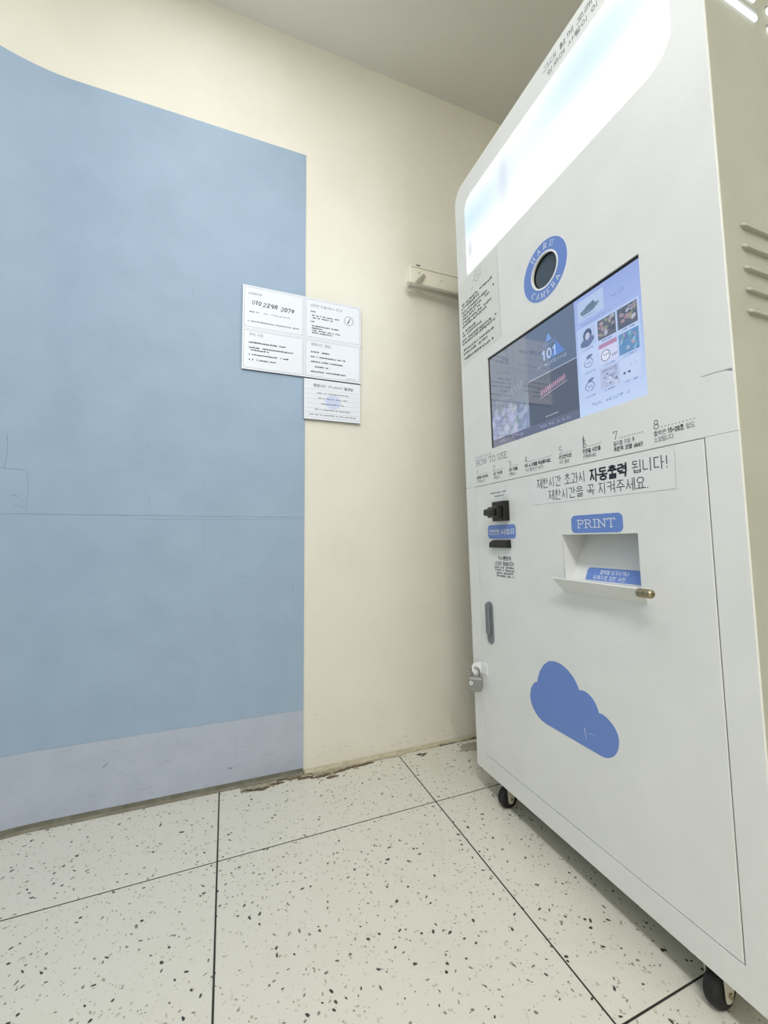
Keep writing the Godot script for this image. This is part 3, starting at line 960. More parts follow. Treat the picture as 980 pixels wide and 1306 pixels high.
func build_kiosk() -> void:
	var W := 0.7503
	var H := 1.8702
	var D := 0.6
	var v0 := 0.0015
	var o := thing("photo_kiosk", "tall white self-service photo machine on castors with a lit panel and a screen", "photo machine", kiosk_frame())
	var outline := round_rect(0, v0, W, H, [0, 0, 0.045, 0.045], 10)
	# shell: sides, back and floor, open at the front
	var st := begin()
	outline = ccw(outline)
	var inner := inset(outline, 0.002)
	band(st, outline, -D, outline, -0.0045)
	band(st, inner, -D + 0.002, inner, -0.0045, true)
	cap(st, [outline], -D, Vector3.FORWARD)
	cap(st, [inner], -D + 0.002, Vector3.BACK)
	band(st, outline, -0.0045, inner, -0.0045 + 0.00001)
	put("cabinet_shell", st.commit(), M.shell, o).set_meta("label", "ivory cabinet sides with shade darkened into the colour")
	# upper panel with its openings
	var lit := round_rect(0.0545, 1.5490, 0.6995, 1.8020, [0.012, 0.048, 0.048, 0.040], 8)
	var scr := rect(0.1399, 0.9670, 0.6150, 1.2399)
	var lens := disc(0.3805, 1.358, 0.0405)
	var up := round_rect(0, 0.8650, W, H, [0, 0, 0.045, 0.045], 10)
	var panel := put("upper_panel", prism(up, -0.0045, 0.0, 0.0008, [lit, scr, lens]), M.white, o)
	var dx0 := 0.0538
	var dx1 := 0.7013
	var dy0 := 0.0543
	var dy1 := 0.8636
	var g := 0.0018
	put("lower_frame", prism(PackedVector2Array([Vector2(0, v0), Vector2(W, v0), Vector2(W, 0.8646), Vector2(dx1 + g, 0.8646), Vector2(dx1 + g, dy0 - g), Vector2(dx0 - g, dy0 - g), Vector2(dx0 - g, 0.8646), Vector2(0, 0.8646)]), -0.0045, -0.0001, 0.0006), M.white, o)
	# lit panel in its housing
	var lp := begin()
	prism_into(lp, inset(ccw(lit), 0.0004), -0.0035, 0.0006, 0.001)
	var lm := glow(Color.WHITE, 0.97)
	lm.albedo_color = Color(0.35, 0.36, 0.37)
	lm.emission_texture = light_picture()
	lm.emission_operator = BaseMaterial3D.EMISSION_OP_MULTIPLY
	lm.uv1_offset = Vector3.ZERO
	var lpm := lp.commit()
	put("light_panel", planar(lpm, 0.0545, 1.549, 0.645, 0.253), lm, o).set_meta("label", "glowing frosted white light panel")
	put("light_housing", prism(inset(ccw(lit), -0.012), -0.04, -0.0046), M.inner, o)
	var t := o.transform
	area_lamp("light_panel_light", t * Vector3(0.377, 1.6755, 0.004), t.basis.z, t.basis.x, Vector2(0.6, 0.22), 0.26, Color(0.93, 0.97, 1.0))
	# screen
	var sc := put("screen", prism(rect(0.1395, 0.9666, 0.6154, 1.2403), -0.02, -0.0035), M.black, o)
	st = begin()
	var sx0 := 0.1475
	var sx1 := 0.6145
	var sy0 := 0.9675
	var sy1 := 1.2330
	prism_into(st, rect(sx0, sy0, sx1, sy1), -0.0035, -0.0030)
	var dm := plain(rgb(10, 11, 13), 0.04, 0.0, 0.707)
	dm.clearcoat_enabled = true
	dm.clearcoat = 1.0
	dm.clearcoat_roughness = 0.03
	dm.emission_enabled = true
	dm.emission = Color.WHITE
	dm.emission_operator = BaseMaterial3D.EMISSION_OP_MULTIPLY
	dm.emission_texture = screen_picture()
	dm.emission_energy_multiplier = 0.88
	put("display", planar(st.commit(), sx0, sy0, sx1 - sx0, sy1 - sy0), dm, sc).set_meta("label", "lit menu picture with dark cells left and thumbnails right")
	# camera window
	var cam := put("camera_window", lathe([Vector2(0.0405, -0.0045), Vector2(0.0405, -0.022), Vector2(0.0, -0.022)], 48), M.black, o)
	cam.position = Vector3(0.3805, 1.358, 0)
	var gl := put("lens_glass", prism(disc(0, 0, 0.0395), -0.014, -0.008, 0.0012), M.glass, cam)
	gl.set_meta("label", "dark round lens glass")
	# blue ring with its lettering
	var ring := begin()
	prism_into(ring, disc(0.3805, 1.358, 0.0715, 64), 0.0002, 0.0006, 0.0, [disc(0.3805, 1.358, 0.0415, 48)])
	var rink := begin()
	var rc := Vector2(0.3805, 1.358)
	var word := "HARU"
	for i in 4:
		var a := deg_to_rad(lerpf(126, 62, i / 3.0))
		arc_letter(rink, word[i], rc, 0.0515, a, 0.0135, false)
	word = "CAMERA"
	for i in 6:
		var a := deg_to_rad(lerpf(-132, -46, i / 5.0))
		arc_letter(rink, word[i], rc, 0.0650, a, 0.0135, true)
	put("camera_ring_sticker", two(ring, rink), [M.sticker, M.white_ink], panel).set_meta("label", "blue ring sticker reading HARU CAMERA")
	put("ring_edge", prism(disc(0.3805, 1.358, 0.0447, 64), 0.0006, 0.0011, 0.0, [disc(0.3805, 1.358, 0.0405, 48)]), M.rim, panel)
	put("ring_border", prism(disc(0.3805, 1.358, 0.0735, 64), 0.0, 0.0003, 0.0, [disc(0.3805, 1.358, 0.0712, 64)]), M.rim, panel)
	# lettering above the lit panel
	st = begin()
	write(st, "그대 함께 오래 여리여리", 0.412, 1.8375, 0.0135, 0.0015, 0.0003, 0.235)
	write(st, "있으며 사랑이 이렇게 아름", 0.424, 1.8170, 0.0125, 0.0014, 0.0003, 0.225)
	put("top_lettering", st.commit(), M.grey_ink, panel)
	# HOW TO USE and the eight steps
	st = begin()
	slab(st, "HOW TO USE", 0.0605, 0.9285, 0.0165, 0.0014, 0.0003, 0.150)
	put("heading_lettering", st.commit(), M.blue_ink, panel)
	st = begin()
	latin(st, "HARU FILM", serif, 0.0605, 0.9500, 0.0075, 0.0003, 0.078)
	put("small_heading_lettering", st.commit(), plain(rgb(168, 172, 196), 0.6), panel)
	st = begin()
	var thin := begin()
	var num := ["1", "2", "3", "4", "5", "6", "7", "8"]
	var nx := [0.0625, 0.1440, 0.2150, 0.2780, 0.3950, 0.4630, 0.5380, 0.6205]
	var nr := [0.121, 0.187, 0.2525, 0.372, 0.434, 0.510, 0.600, 0.690]
	var cnt := [8, 7, 6, 16, 5, 7, 10, 10]
	var bold := ["화면을 터치하여", "사진 컷수를", "사진 프레임", "카드 or 지폐를 투입해주세요.", "리모컨으로", "인화할 사진을", "", ""]
	var light := ["시작합니다.", "선택합니다.", "선택합니다.", "거스름돈은 반환X", "사진 촬영", "선택해주세요.", "필터를 지정 후", "출력은"]
	for i in 8:
		for l in text_lines(num[i], nx[i], 0.8985, 0.0195):
			stroke(thin, l, 0.0013, 0.0003)
		dotted(thin, nx[i] + 0.0155, nr[i], 0.9005, cnt[i], 0.0011, 0.0003)
		if i < 6:
			write(st, bold[i], nx[i], 0.8868, 0.0088, 0.0012, 0.0003, nr[i] - nx[i] - 0.002)
			write(thin, light[i], nx[i], 0.8755, 0.0082, 0.0007, 0.0003, (nr[i] - nx[i]) * 0.75)
	write(thin, "필터를 지정 후", nx[6], 0.8868, 0.0088, 0.0008, 0.0003, 0.046)
	write(st, "프린트 모양 click!!", nx[6], 0.8752, 0.0088, 0.0012, 0.0003, 0.061)
	write(thin, "출력은", nx[7], 0.8868, 0.0088, 0.0008, 0.0003, 0.023)
	write(st, "15~20초", nx[7] + 0.0255, 0.8868, 0.0092, 0.0013, 0.0003, 0.027)
	write(thin, "정도", nx[7] + 0.0555, 0.8868, 0.0088, 0.0008, 0.0003, 0.0145)
	write(thin, "소요됩니다.", nx[7], 0.8755, 0.0088, 0.0008, 0.0003, 0.037)
	put("steps_bold_lettering", st.commit(), M.ink, panel)
	put("steps_thin_lettering", thin.commit(), M.grey_ink, panel)
	# scratch across step 6 and the nick in the film at the right edge
	st = begin()
	fill(st, PackedVector2Array([Vector2(0.4635, 0.8925), Vector2(0.4675, 0.9050), Vector2(0.4685, 0.9180), Vector2(0.4662, 0.9275), Vector2(0.4640, 0.9180), Vector2(0.4648, 0.9060)]), 0.0004)
	put("scratch", st.commit(), M.grey_ink, panel)
	st = begin()
	stroke(st, PackedVector2Array([Vector2(0.705, 0.9655), Vector2(0.725, 0.9650), Vector2(0.748, 0.9625)]), 0.0009, 0.0003)
	fill(st, PackedVector2Array([Vector2(0.736, 0.9645), Vector2(0.7485, 0.9632), Vector2(0.7485, 0.9588)]), 0.0004)
	put("film_tear", st.commit(), plain(rgb(150, 152, 152), 0.6), panel)
	# notice sheet at the top left
	rng.seed = 41
	var ink := begin()
	var z := 0.0006
	for r in [[0.016, 0.181, 1.4640, 1.4700], [0.014, 0.115, 1.4530, 1.4560], [0.014, 0.187, 1.4385, 1.4450], [0.017, 0.166, 1.4270, 1.4300], [0.017, 0.120, 1.4155, 1.4170], [0.016, 0.178, 1.4030, 1.4040], [0.015, 0.150, 1.3915, 1.3920], [0.014, 0.090, 1.3720, 1.3760], [0.013, 0.124, 1.3610, 1.3640], [0.012, 0.198, 1.3455, 1.3455], [0.012, 0.188, 1.3350, 1.3340], [0.014, 0.180, 1.3130, 1.3120], [0.015, 0.150, 1.3000, 1.2990], [0.018, 0.175, 1.2830, 1.2800]]:
		blurred(ink, r[0] + 0.004, r[1], r[2], 0.0088, 0.0019, z, 0.10)
	for s in [[0.086, 1.512, 0.100, 1.520], [0.100, 1.520, 0.118, 1.517], [0.096, 1.509, 0.107, 1.502], [0.107, 1.502, 0.124, 1.509], [0.092, 1.526, 0.100, 1.538], [0.108, 1.522, 0.110, 1.536], [0.118, 1.525, 0.130, 1.530], [0.076, 1.488, 0.084, 1.500], [0.124, 1.509, 0.128, 1.520]]:
		stroke(ink, PackedVector2Array([Vector2(s[0], s[1]), Vector2(s[2], s[3])]), 0.0012, z)
	stroke(ink, PackedVector2Array([Vector2(0.2078, 1.515), Vector2(0.2088, 1.277)]), 0.0006, z)
	var nsheet := label_sheet("notice_sheet", PackedVector2Array([Vector2(0.009, 1.268), Vector2(0.2095, 1.274), Vector2(0.2085, 1.5420), Vector2(0.009, 1.5440)]), 0.0001, 0.0004, M.paper, M.ink, panel, ink)
	nsheet.set_meta("label", "paper notice with small print beside the camera ring")

	build_door(o, dx0, dx1, dy0, dy1)
	# louvers on the side that faces the viewer
	var side := Transform3D(Basis(Vector3(0, 0, -1), Vector3.UP, Vector3.RIGHT), Vector3(W, 0, 0))   # x: depth behind the front, z: out of the side
	for k in 5:
		var y := 1.2056 - k * 0.03605
		louver(o, side, 0.0487, 0.33, y, "louver")
	for r in [[0.045, 0.1483, 1.6215], [0.045, 0.1483, 1.6585], [0.1830, 0.2860, 1.6570], [0.1815, 0.2860, 1.6200]]:
		louver(o, side, r[0], r[1], r[2], "vent_louver")
		var gap := put("vent_light", prism(round_rect(r[0] + 0.003, r[2] - 0.0135, r[1], r[2] - 0.003, [0.004, 0.004, 0.002, 0.002], 4), 0.0002, 0.0035, 0.001), glow(Color(0.93, 0.96, 1.0), 1.6), o)
		gap.transform = side
	# castors
	for c in [[0.105, -0.031], [0.645, -0.031], [0.105, -0.54], [0.645, -0.54]]:
		caster(o, c[0], c[1])

func planar(m: ArrayMesh, x0: float, y0: float, w: float, h: float) -> ArrayMesh:   # texture laid flat on the thing's own face
	var a := m.surface_get_arrays(0)
	var v: PackedVector3Array = a[Mesh.ARRAY_VERTEX]
	var uv := PackedVector2Array()
	for q in v:
		uv.append(Vector2((q.x - x0) / w, 1.0 - (q.y - y0) / h))
	a[Mesh.ARRAY_TEX_UV] = uv
	var out := ArrayMesh.new()
	out.add_surface_from_arrays(Mesh.PRIMITIVE_TRIANGLES, a)
	return out

func arc_letter(st: SurfaceTool, c: String, centre: Vector2, r: float, a: float, h: float, below: bool) -> void:
	var wide: float = {"M": 1.15, "H": 1.0, "R": 0.9, "A": 0.92, "U": 0.95, "C": 0.85, "E": 0.8}.get(c, 0.9)
	var w := h * wide
	if below:   # tops of the letters towards the centre
		var at := centre + Vector2(cos(a), sin(a)) * r
		latin(st, c, serif, at.x - w / 2, at.y, h, 0.0009, w, a + PI / 2, at)
	else:
		var at := centre + Vector2(cos(a), sin(a)) * r
		latin(st, c, serif, at.x - w / 2, at.y, h, 0.0009, w, a - PI / 2, at)

func louver(o: Node, side: Transform3D, x0: float, x1: float, y: float, called: String) -> void:
	var prof := [Vector2(0.0055, 0.0), Vector2(0.004, 0.0035), Vector2(0.001, 0.0062), Vector2(-0.0025, 0.007), Vector2(-0.0035, 0.0062), Vector2(-0.0035, 0.0)]
	var st := begin()
	var ends := [[x0, 0.0], [x0 + 0.004, 1.0], [x1 - 0.004, 1.0], [x1, 0.0]]
	for i in 3:
		for k in prof.size() - 1:
			var p: Vector2 = prof[k]
			var q: Vector2 = prof[k + 1]
			var s0: float = 0.35 + 0.65 * ends[i][1]
			var s1: float = 0.35 + 0.65 * ends[i + 1][1]
			quad_auto(st, Vector3(ends[i][0], y + p.x * s0, p.y * s0), Vector3(ends[i][0], y + q.x * s0, q.y * s0), Vector3(ends[i + 1][0], y + q.x * s1, q.y * s1), Vector3(ends[i + 1][0], y + p.x * s1, p.y * s1), Vector3((x0 + x1) / 2, y, 0.001))
	for e in [0, 3]:
		for k in range(1, prof.size() - 1):
			var n := Vector3(-1 if e == 0 else 1, 0, 0)
			tri(st, Vector3(ends[e][0], y + prof[0].x * 0.35, 0), Vector3(ends[e][0], y + prof[k].x * 0.35, prof[k].y * 0.35), Vector3(ends[e][0], y + prof[k + 1].x * 0.35, prof[k + 1].y * 0.35), n, n, n)
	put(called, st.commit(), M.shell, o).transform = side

func caster(o: Node3D, x: float, z: float) -> void:
	var c := Node3D.new()
	c.name = "caster"
	o.add_child(c, true)
	var t := o.transform
	var top := t * Vector3(x, 0.0015, z)
	# stands upright on the floor under the leaning cabinet
	c.transform = t.affine_inverse() * Transform3D(Basis(Vector3.UP, -PI / 2 + 0.017), Vector3(top.x, 0, top.z))
	var h := top.y
	var wheel := put("wheel", lathe([Vector2(0.0, -0.011), Vector2(0.020, -0.011), Vector2(0.026, -0.0105), Vector2(0.0295, -0.007), Vector2(0.030, 0.0), Vector2(0.0295, 0.007), Vector2(0.026, 0.0105), Vector2(0.020, 0.011), Vector2(0.0, 0.011)], 36), M.rubber, c)
	wheel.transform = Transform3D(Basis(Vector3.UP, PI / 2), Vector3(0, 0.030, 0))
	for s in [-1, 1]:
		var plate := put("fork", prism(PackedVector2Array([Vector2(-0.013, h - 0.004), Vector2(-0.009, 0.026), Vector2(-0.007, 0.019), Vector2(0.0, 0.016), Vector2(0.007, 0.019), Vector2(0.010, 0.027), Vector2(0.017, h - 0.004)]), -0.001, 0.001, 0.0004), M.zinc, c)
		plate.transform = Transform3D(Basis(Vector3.UP, PI / 2), Vector3(0.0145 * s, 0, 0))
		var bolt := put("bolt", lathe([Vector2(0.0, 0.0), Vector2(0.0045, 0.0), Vector2(0.0045, 0.003), Vector2(0.003, 0.004), Vector2(0.0, 0.004)], 6), M.brass, c)
		bolt.transform = Transform3D(Basis(Vector3.UP, PI / 2 * s), Vector3(0.0155 * s, 0.030, 0))
	var st := begin()
	prism_into(st, rect(-0.022, -0.022, 0.022, 0.022), 0, 0.004, 0.001)
	var pl := put("mount_plate", st.commit(), M.zinc, c)
	pl.transform = Transform3D(Basis(Vector3.RIGHT, -PI / 2), Vector3(0, h - 0.006, 0))

func build_door(o: Node3D, x0: float, x1: float, y0: float, y1: float) -> void:
	var mouth := rect(0.3906, 0.6085, 0.5772, 0.7106)
	var door := put("door", prism(rect(x0, y0, x1, y1), -0.0035, 0.0002, 0.0008, [mouth]), M.white, o)
	var zf := 0.0004
	# inner chute of the print slot
	var st := begin()
	var a := [Vector3(0.3906, 0.6085, -0.0005), Vector3(0.5772, 0.6085, -0.0005), Vector3(0.5772, 0.7106, -0.0005), Vector3(0.3906, 0.7106, -0.0005)]
	var b := [Vector3(0.3906, 0.6085, -0.028), Vector3(0.5772, 0.6085, -0.028), Vector3(0.5772, 0.7106, -0.072), Vector3(0.3906, 0.7106, -0.072)]
	var mid := Vector3(0.48, 0.66, -0.03)
	for i in 4:
		var j := (i + 1) % 4
		var n: Vector3 = (a[j] - a[i]).cross(b[i] - a[i]).normalized()
		if n.dot(mid - a[i]) < 0: n = -n
		quad(st, a[i], a[j], b[j], b[i], n)
	quad(st, b[0], b[1], b[2], b[3], Vector3(0, 0.39, 0.92))
	put("print_chute", st.commit(), M.white, o).set_meta("label", "white recess where the photos come out")
	# blue sticker lying on the slanted back of the chute
	var e := (b[3] - b[0] as Vector3).normalized()
	var nb := Vector3.RIGHT.cross(e).normalized()
	var ink := begin()
	write(ink, "출력물 당기시거나", 0.034, 0.0148, 0.0092, 0.0009, 0.0006, 0.068)
	write(ink, "뒤쪽으로 접힌 사진", 0.020, 0.0020, 0.0092, 0.0009, 0.0006, 0.078)
	var back := label_sheet("chute_sticker", round_rect(0, -0.001, 0.142, 0.0285, [0, 0, 0.009, 0.009], 6), 0.0001, 0.0003, M.sticker, M.white_ink, door, ink)
	back.transform = Transform3D(Basis(Vector3.RIGHT, e, nb), b[0] + Vector3(0.034, 0, 0) + e * 0.0005 + nb * 0.0002)
	back.set_meta("label", "blue sticker inside the print recess")
	# tilted lip in front of the mouth
	st = begin()
	var lip := [Vector3(0.390, 0.580, 0.0015), Vector3(0.588, 0.580, 0.0015), Vector3(0.606, 0.609, 0.0300), Vector3(0.388, 0.6126, 0.0347)]
	var nl := Vector3(0, -0.72, 0.69) * 0.0022
	hexa(st, [lip[0], lip[1], lip[2], lip[3], lip[0] - nl, lip[1] - nl, lip[2] - nl, lip[3] - nl])
	put("tray_lip", st.commit(), M.white, door).set_meta("label", "tilted white lip of the print tray")
	var knob := put("tray_knob", lathe([Vector2(0, -0.014), Vector2(0.0066, -0.014), Vector2(0.0080, -0.0125), Vector2(0.0080, -0.0015), Vector2(0.0056, 0.0), Vector2(0.0080, 0.0015), Vector2(0.0080, 0.0115), Vector2(0.0060, 0.014), Vector2(0.0030, 0.014), Vector2(0.0030, 0.011), Vector2(0, 0.011)], 24), M.brass, door)
	knob.transform = Transform3D(Basis(Vector3.UP, PI / 2), Vector3(0.6065, 0.6030, 0.0310))
	# sticker over the mouth
	ink = begin()
	slab(ink, "PRINT", 0.4362, 0.7248, 0.0168, 0.0019, zf + 0.0006, 0.0960)
	var ps := label_sheet("print_sticker", round_rect(0.4205, 0.7135, 0.5480, 0.7525, [0.011, 0.011, 0.011, 0.011], 6), zf - 0.0002, 0.0004, M.sticker, M.white_ink, door, ink)
	ps.set_meta("label", "blue rounded sticker reading PRINT")
	# time limit notice
	ink = begin()
	var z := zf + 0.0004
	write(ink, "제한시간 초과시", 0.3190, 0.8262, 0.0235, 0.0016, z, 0.1475)
	write(ink, "자동출력", 0.4772, 0.8232, 0.0262, 0.0036, z, 0.0872)
	write(ink, "됩니다!", 0.5745, 0.8262, 0.0240, 0.0016, z, 0.0690)
	write(ink, "제한시간을 꼭 지켜주세요.", 0.3555, 0.7945, 0.0235, 0.0016, z, 0.2500)
	for l in [[0.2995, 0.7868, 0.6535, 0.7868], [0.6535, 0.7868, 0.6550, 0.8545]]:
		stroke(ink, PackedVector2Array([Vector2(l[0], l[1]), Vector2(l[2], l[3])]), 0.0003, z)
	label_sheet("time_limit_sticker", PackedVector2Array([Vector2(0.2995, 0.7870), Vector2(0.6535, 0.7870), Vector2(0.6555, 0.8548), Vector2(0.2985, 0.8440)]), zf - 0.0002, 0.0003, M.film, M.ink, door, ink).set_meta("label", "clear sticker with a two-line notice in dark letters")
	# bill acceptor
	rng.seed = 19
	ink = begin()
	blurred(ink, 0.128, 0.200, 0.8330, 0.0045, 0.0008, z, 0.1)
	blurred(ink, 0.147, 0.188, 0.8230, 0.0045, 0.0008, z, 0.1)
	label_sheet("acceptor_card", rect(0.1195, 0.8160, 0.2130, 0.8430), zf - 0.0002, 0.0003, M.film, M.ink, door, ink)
	var bill := put("bill_acceptor", prism(rect(0.156, 0.7520, 0.2085, 0.8075), 0.0, 0.020, 0.002), M.black, door)
	bill.set_meta("label", "black bill slot block with a stepped snout")
	st = begin()
	prism_into(st, round_rect(0.152, 0.7620, 0.2030, 0.7930, [0.004, 0.004, 0.006, 0.006], 5), 0.020, 0.036, 0.004)
	prism_into(st, round_rect(0.150, 0.7680, 0.1960, 0.7870, [0.004, 0.004, 0.004, 0.004], 5), 0.036, 0.046, 0.003)
	put("bill_snout", st.commit(), plain(rgb(14, 14, 16), 0.16), door)
	ink = begin()
	write(ink, "천원권만 사용합니다", 0.1160, 0.7150, 0.0150, 0.0017, zf + 0.0004, 0.110)
	label_sheet("bill_sticker", round_rect(0.1075, 0.7025, 0.2310, 0.7420, [0.010, 0.010, 0.010, 0.010], 6), zf - 0.0002, 0.0003, M.sticker, M.white_ink, door, ink).set_meta("label", "small blue rounded sticker between the two black slots")
	st = begin()
	prism_into(st, PackedVector2Array([Vector2(0.1230, 0.6770), Vector2(0.2095, 0.6770), Vector2(0.2085, 0.6995), Vector2(0.1420, 0.6995), Vector2(0.1250, 0.6920)]), 0.0, 0.012, 0.002)
	put("lower_slot", st.commit(), M.black, door).set_meta("label", "low black slot block")
	ink = begin()
	write(ink, "거스름돈이", 0.1480, 0.6425, 0.0105, 0.0016, z, 0.060)
	write(ink, "나오지 않습니다!", 0.1350, 0.6275, 0.0105, 0.0016, z, 0.082)
	for r in [[0.131, 0.215, 0.6185], [0.129, 0.222, 0.6105], [0.140, 0.212, 0.6020], [0.135, 0.216, 0.5940]]:
		blurred(ink, r[0], r[1], r[2], 0.0062, 0.0012, z, 0.15)
	label_sheet("change_notice", PackedVector2Array([Vector2(0.1250, 0.5880), Vector2(0.2250, 0.5860), Vector2(0.2250, 0.6600), Vector2(0.1250, 0.6600)]), zf - 0.0002, 0.0003, M.film, M.ink, door, ink)
	# lever handle
	var hb := put("door_handle", prism(round_rect(0.0860, 0.3935, 0.1150, 0.5165, [0.0145, 0.0145, 0.0145, 0.0145], 8), 0.0002, 0.0045, 0.0012), M.grey_metal, door)
	hb.set_meta("label", "grey metal lever handle")
	put("handle_lever", prism(round_rect(0.0900, 0.4200, 0.1080, 0.5140, [0.006, 0.006, 0.009, 0.009], 8), 0.0045, 0.012, 0.002), M.grey_metal, door)
	# hasp
	put("hasp_plate", prism(rect(0.0420, 0.2920, 0.0770, 0.3270), 0.0002, 0.0022, 0.0006), M.rim, door).set_meta("label", "white hasp bracket")
	st = begin()
	prism_into(st, round_rect(0.0, 0.2930, 0.034, 0.3260, [0.0, 0.013, 0.013, 0.0], 8), -0.0012, 0.0012, 0.0004, [disc(0.022, 0.3095, 0.0062, 20)])
	var tab := put("hasp_tab", st.commit(), M.rim, door)
	tab.transform = Transform3D(Basis(Vector3(0, 0, 1), Vector3.UP, Vector3(-1, 0, 0)), Vector3(0.0432, 0, 0.0))
	# cloud sticker
	var cloud := PackedVector2Array()
	for q in [0.2559, 0.2956, 0.2575, 0.3066, 0.2605, 0.3175, 0.2657, 0.3263, 0.2740, 0.3365, 0.2854, 0.3429, 0.2870, 0.3510, 0.2902, 0.3584, 0.2950, 0.3700, 0.3025, 0.3811, 0.3105, 0.3912, 0.3195, 0.3985, 0.3280, 0.4045, 0.3371, 0.4075, 0.3480, 0.4095, 0.3584, 0.4091, 0.3680, 0.4078, 0.3770, 0.4048, 0.3865, 0.4005, 0.3944, 0.3947, 0.4020, 0.3885, 0.4081, 0.3805, 0.4125, 0.3735, 0.4156, 0.3657, 0.4245, 0.3678, 0.4325, 0.3678, 0.4410, 0.3655, 0.4482, 0.3616, 0.4545, 0.3560, 0.4591, 0.3493, 0.4625, 0.3425, 0.4650, 0.3348, 0.4710, 0.3352, 0.4771, 0.3348, 0.4850, 0.3320, 0.4912, 0.3279, 0.4975, 0.3235, 0.5023, 0.3181, 0.5060, 0.3115, 0.5083, 0.3045, 0.5092, 0.2975, 0.5085, 0.2905, 0.5070, 0.2820, 0.5039, 0.2743, 0.5000, 0.2668, 0.4948, 0.2608, 0.4880, 0.2550, 0.4810, 0.2507, 0.4730, 0.2478, 0.4659, 0.2470, 0.3100, 0.2485, 0.3003, 0.2497, 0.2910, 0.2520, 0.2828, 0.2553, 0.2750, 0.2605, 0.2689, 0.2666, 0.2620, 0.2745, 0.2580, 0.2845]:
		if cloud.size() and cloud[-1].y == -1.0:
			cloud[-1] = Vector2(cloud[-1].x, q)
		else:
			cloud.append(Vector2(q, -1.0))
	ink = begin()
	fill(ink, PackedVector2Array([Vector2(0.4248, 0.2885), Vector2(0.4262, 0.2885), Vector2(0.4284, 0.2650), Vector2(0.4276, 0.2650)]), zf + 0.0004)
	stroke(ink, PackedVector2Array([Vector2(0.433, 0.2800), Vector2(0.452, 0.2845)]), 0.0005, zf + 0.0003)
	label_sheet("cloud_sticker", cloud, zf - 0.0002, 0.0003, M.sticker, M.white_ink, door, ink).set_meta("label", "blue cloud-shaped sticker with a white scratch")
	# padlock hanging in the tab
	var t := o.transform
	var at := t * Vector3(0.0435, 0.3095, 0.022)
	var lock := thing("padlock", "small grey padlock hanging from the white hasp on the machine's door", "padlock", Transform3D(Basis(Vector3.UP, -0.75), at))
	st = begin()
	prism_into(st, round_rect(-0.0195, -0.0675, 0.0195, -0.0245, [0.012, 0.012, 0.003, 0.003], 6), -0.0075, 0.0075, 0.002)
	put("lock_body", st.commit(), M.lock_metal, lock)
	st = begin()
	var path := [Vector3(-0.0115, -0.028, 0)]
	for k in 13:
		var an := PI - PI * k / 12
		path.append(Vector3(0.0115 * cos(an), -0.0085 + 0.0115 * sin(an), 0))
	path.append(Vector3(0.0115, -0.028, 0))
	tube_into(st, path, 0.0031, 12)
	put("shackle", st.commit(), plain(rgb(150, 150, 150), 0.22, 0.95), lock)
	put("lock_band", prism(rect(-0.0188, -0.0310, 0.0188, -0.0285), 0.0075, 0.0083), M.steel, lock)
	var hole := put("key_plate", lathe([Vector2(0.0025, 0.0), Vector2(0.0055, 0.0), Vector2(0.0055, 0.0014), Vector2(0.0025, 0.0014), Vector2(0.0025, 0.0)], 20), M.rim, lock)
	hole.position = Vector3(-0.0125, -0.0430, 0.0074)

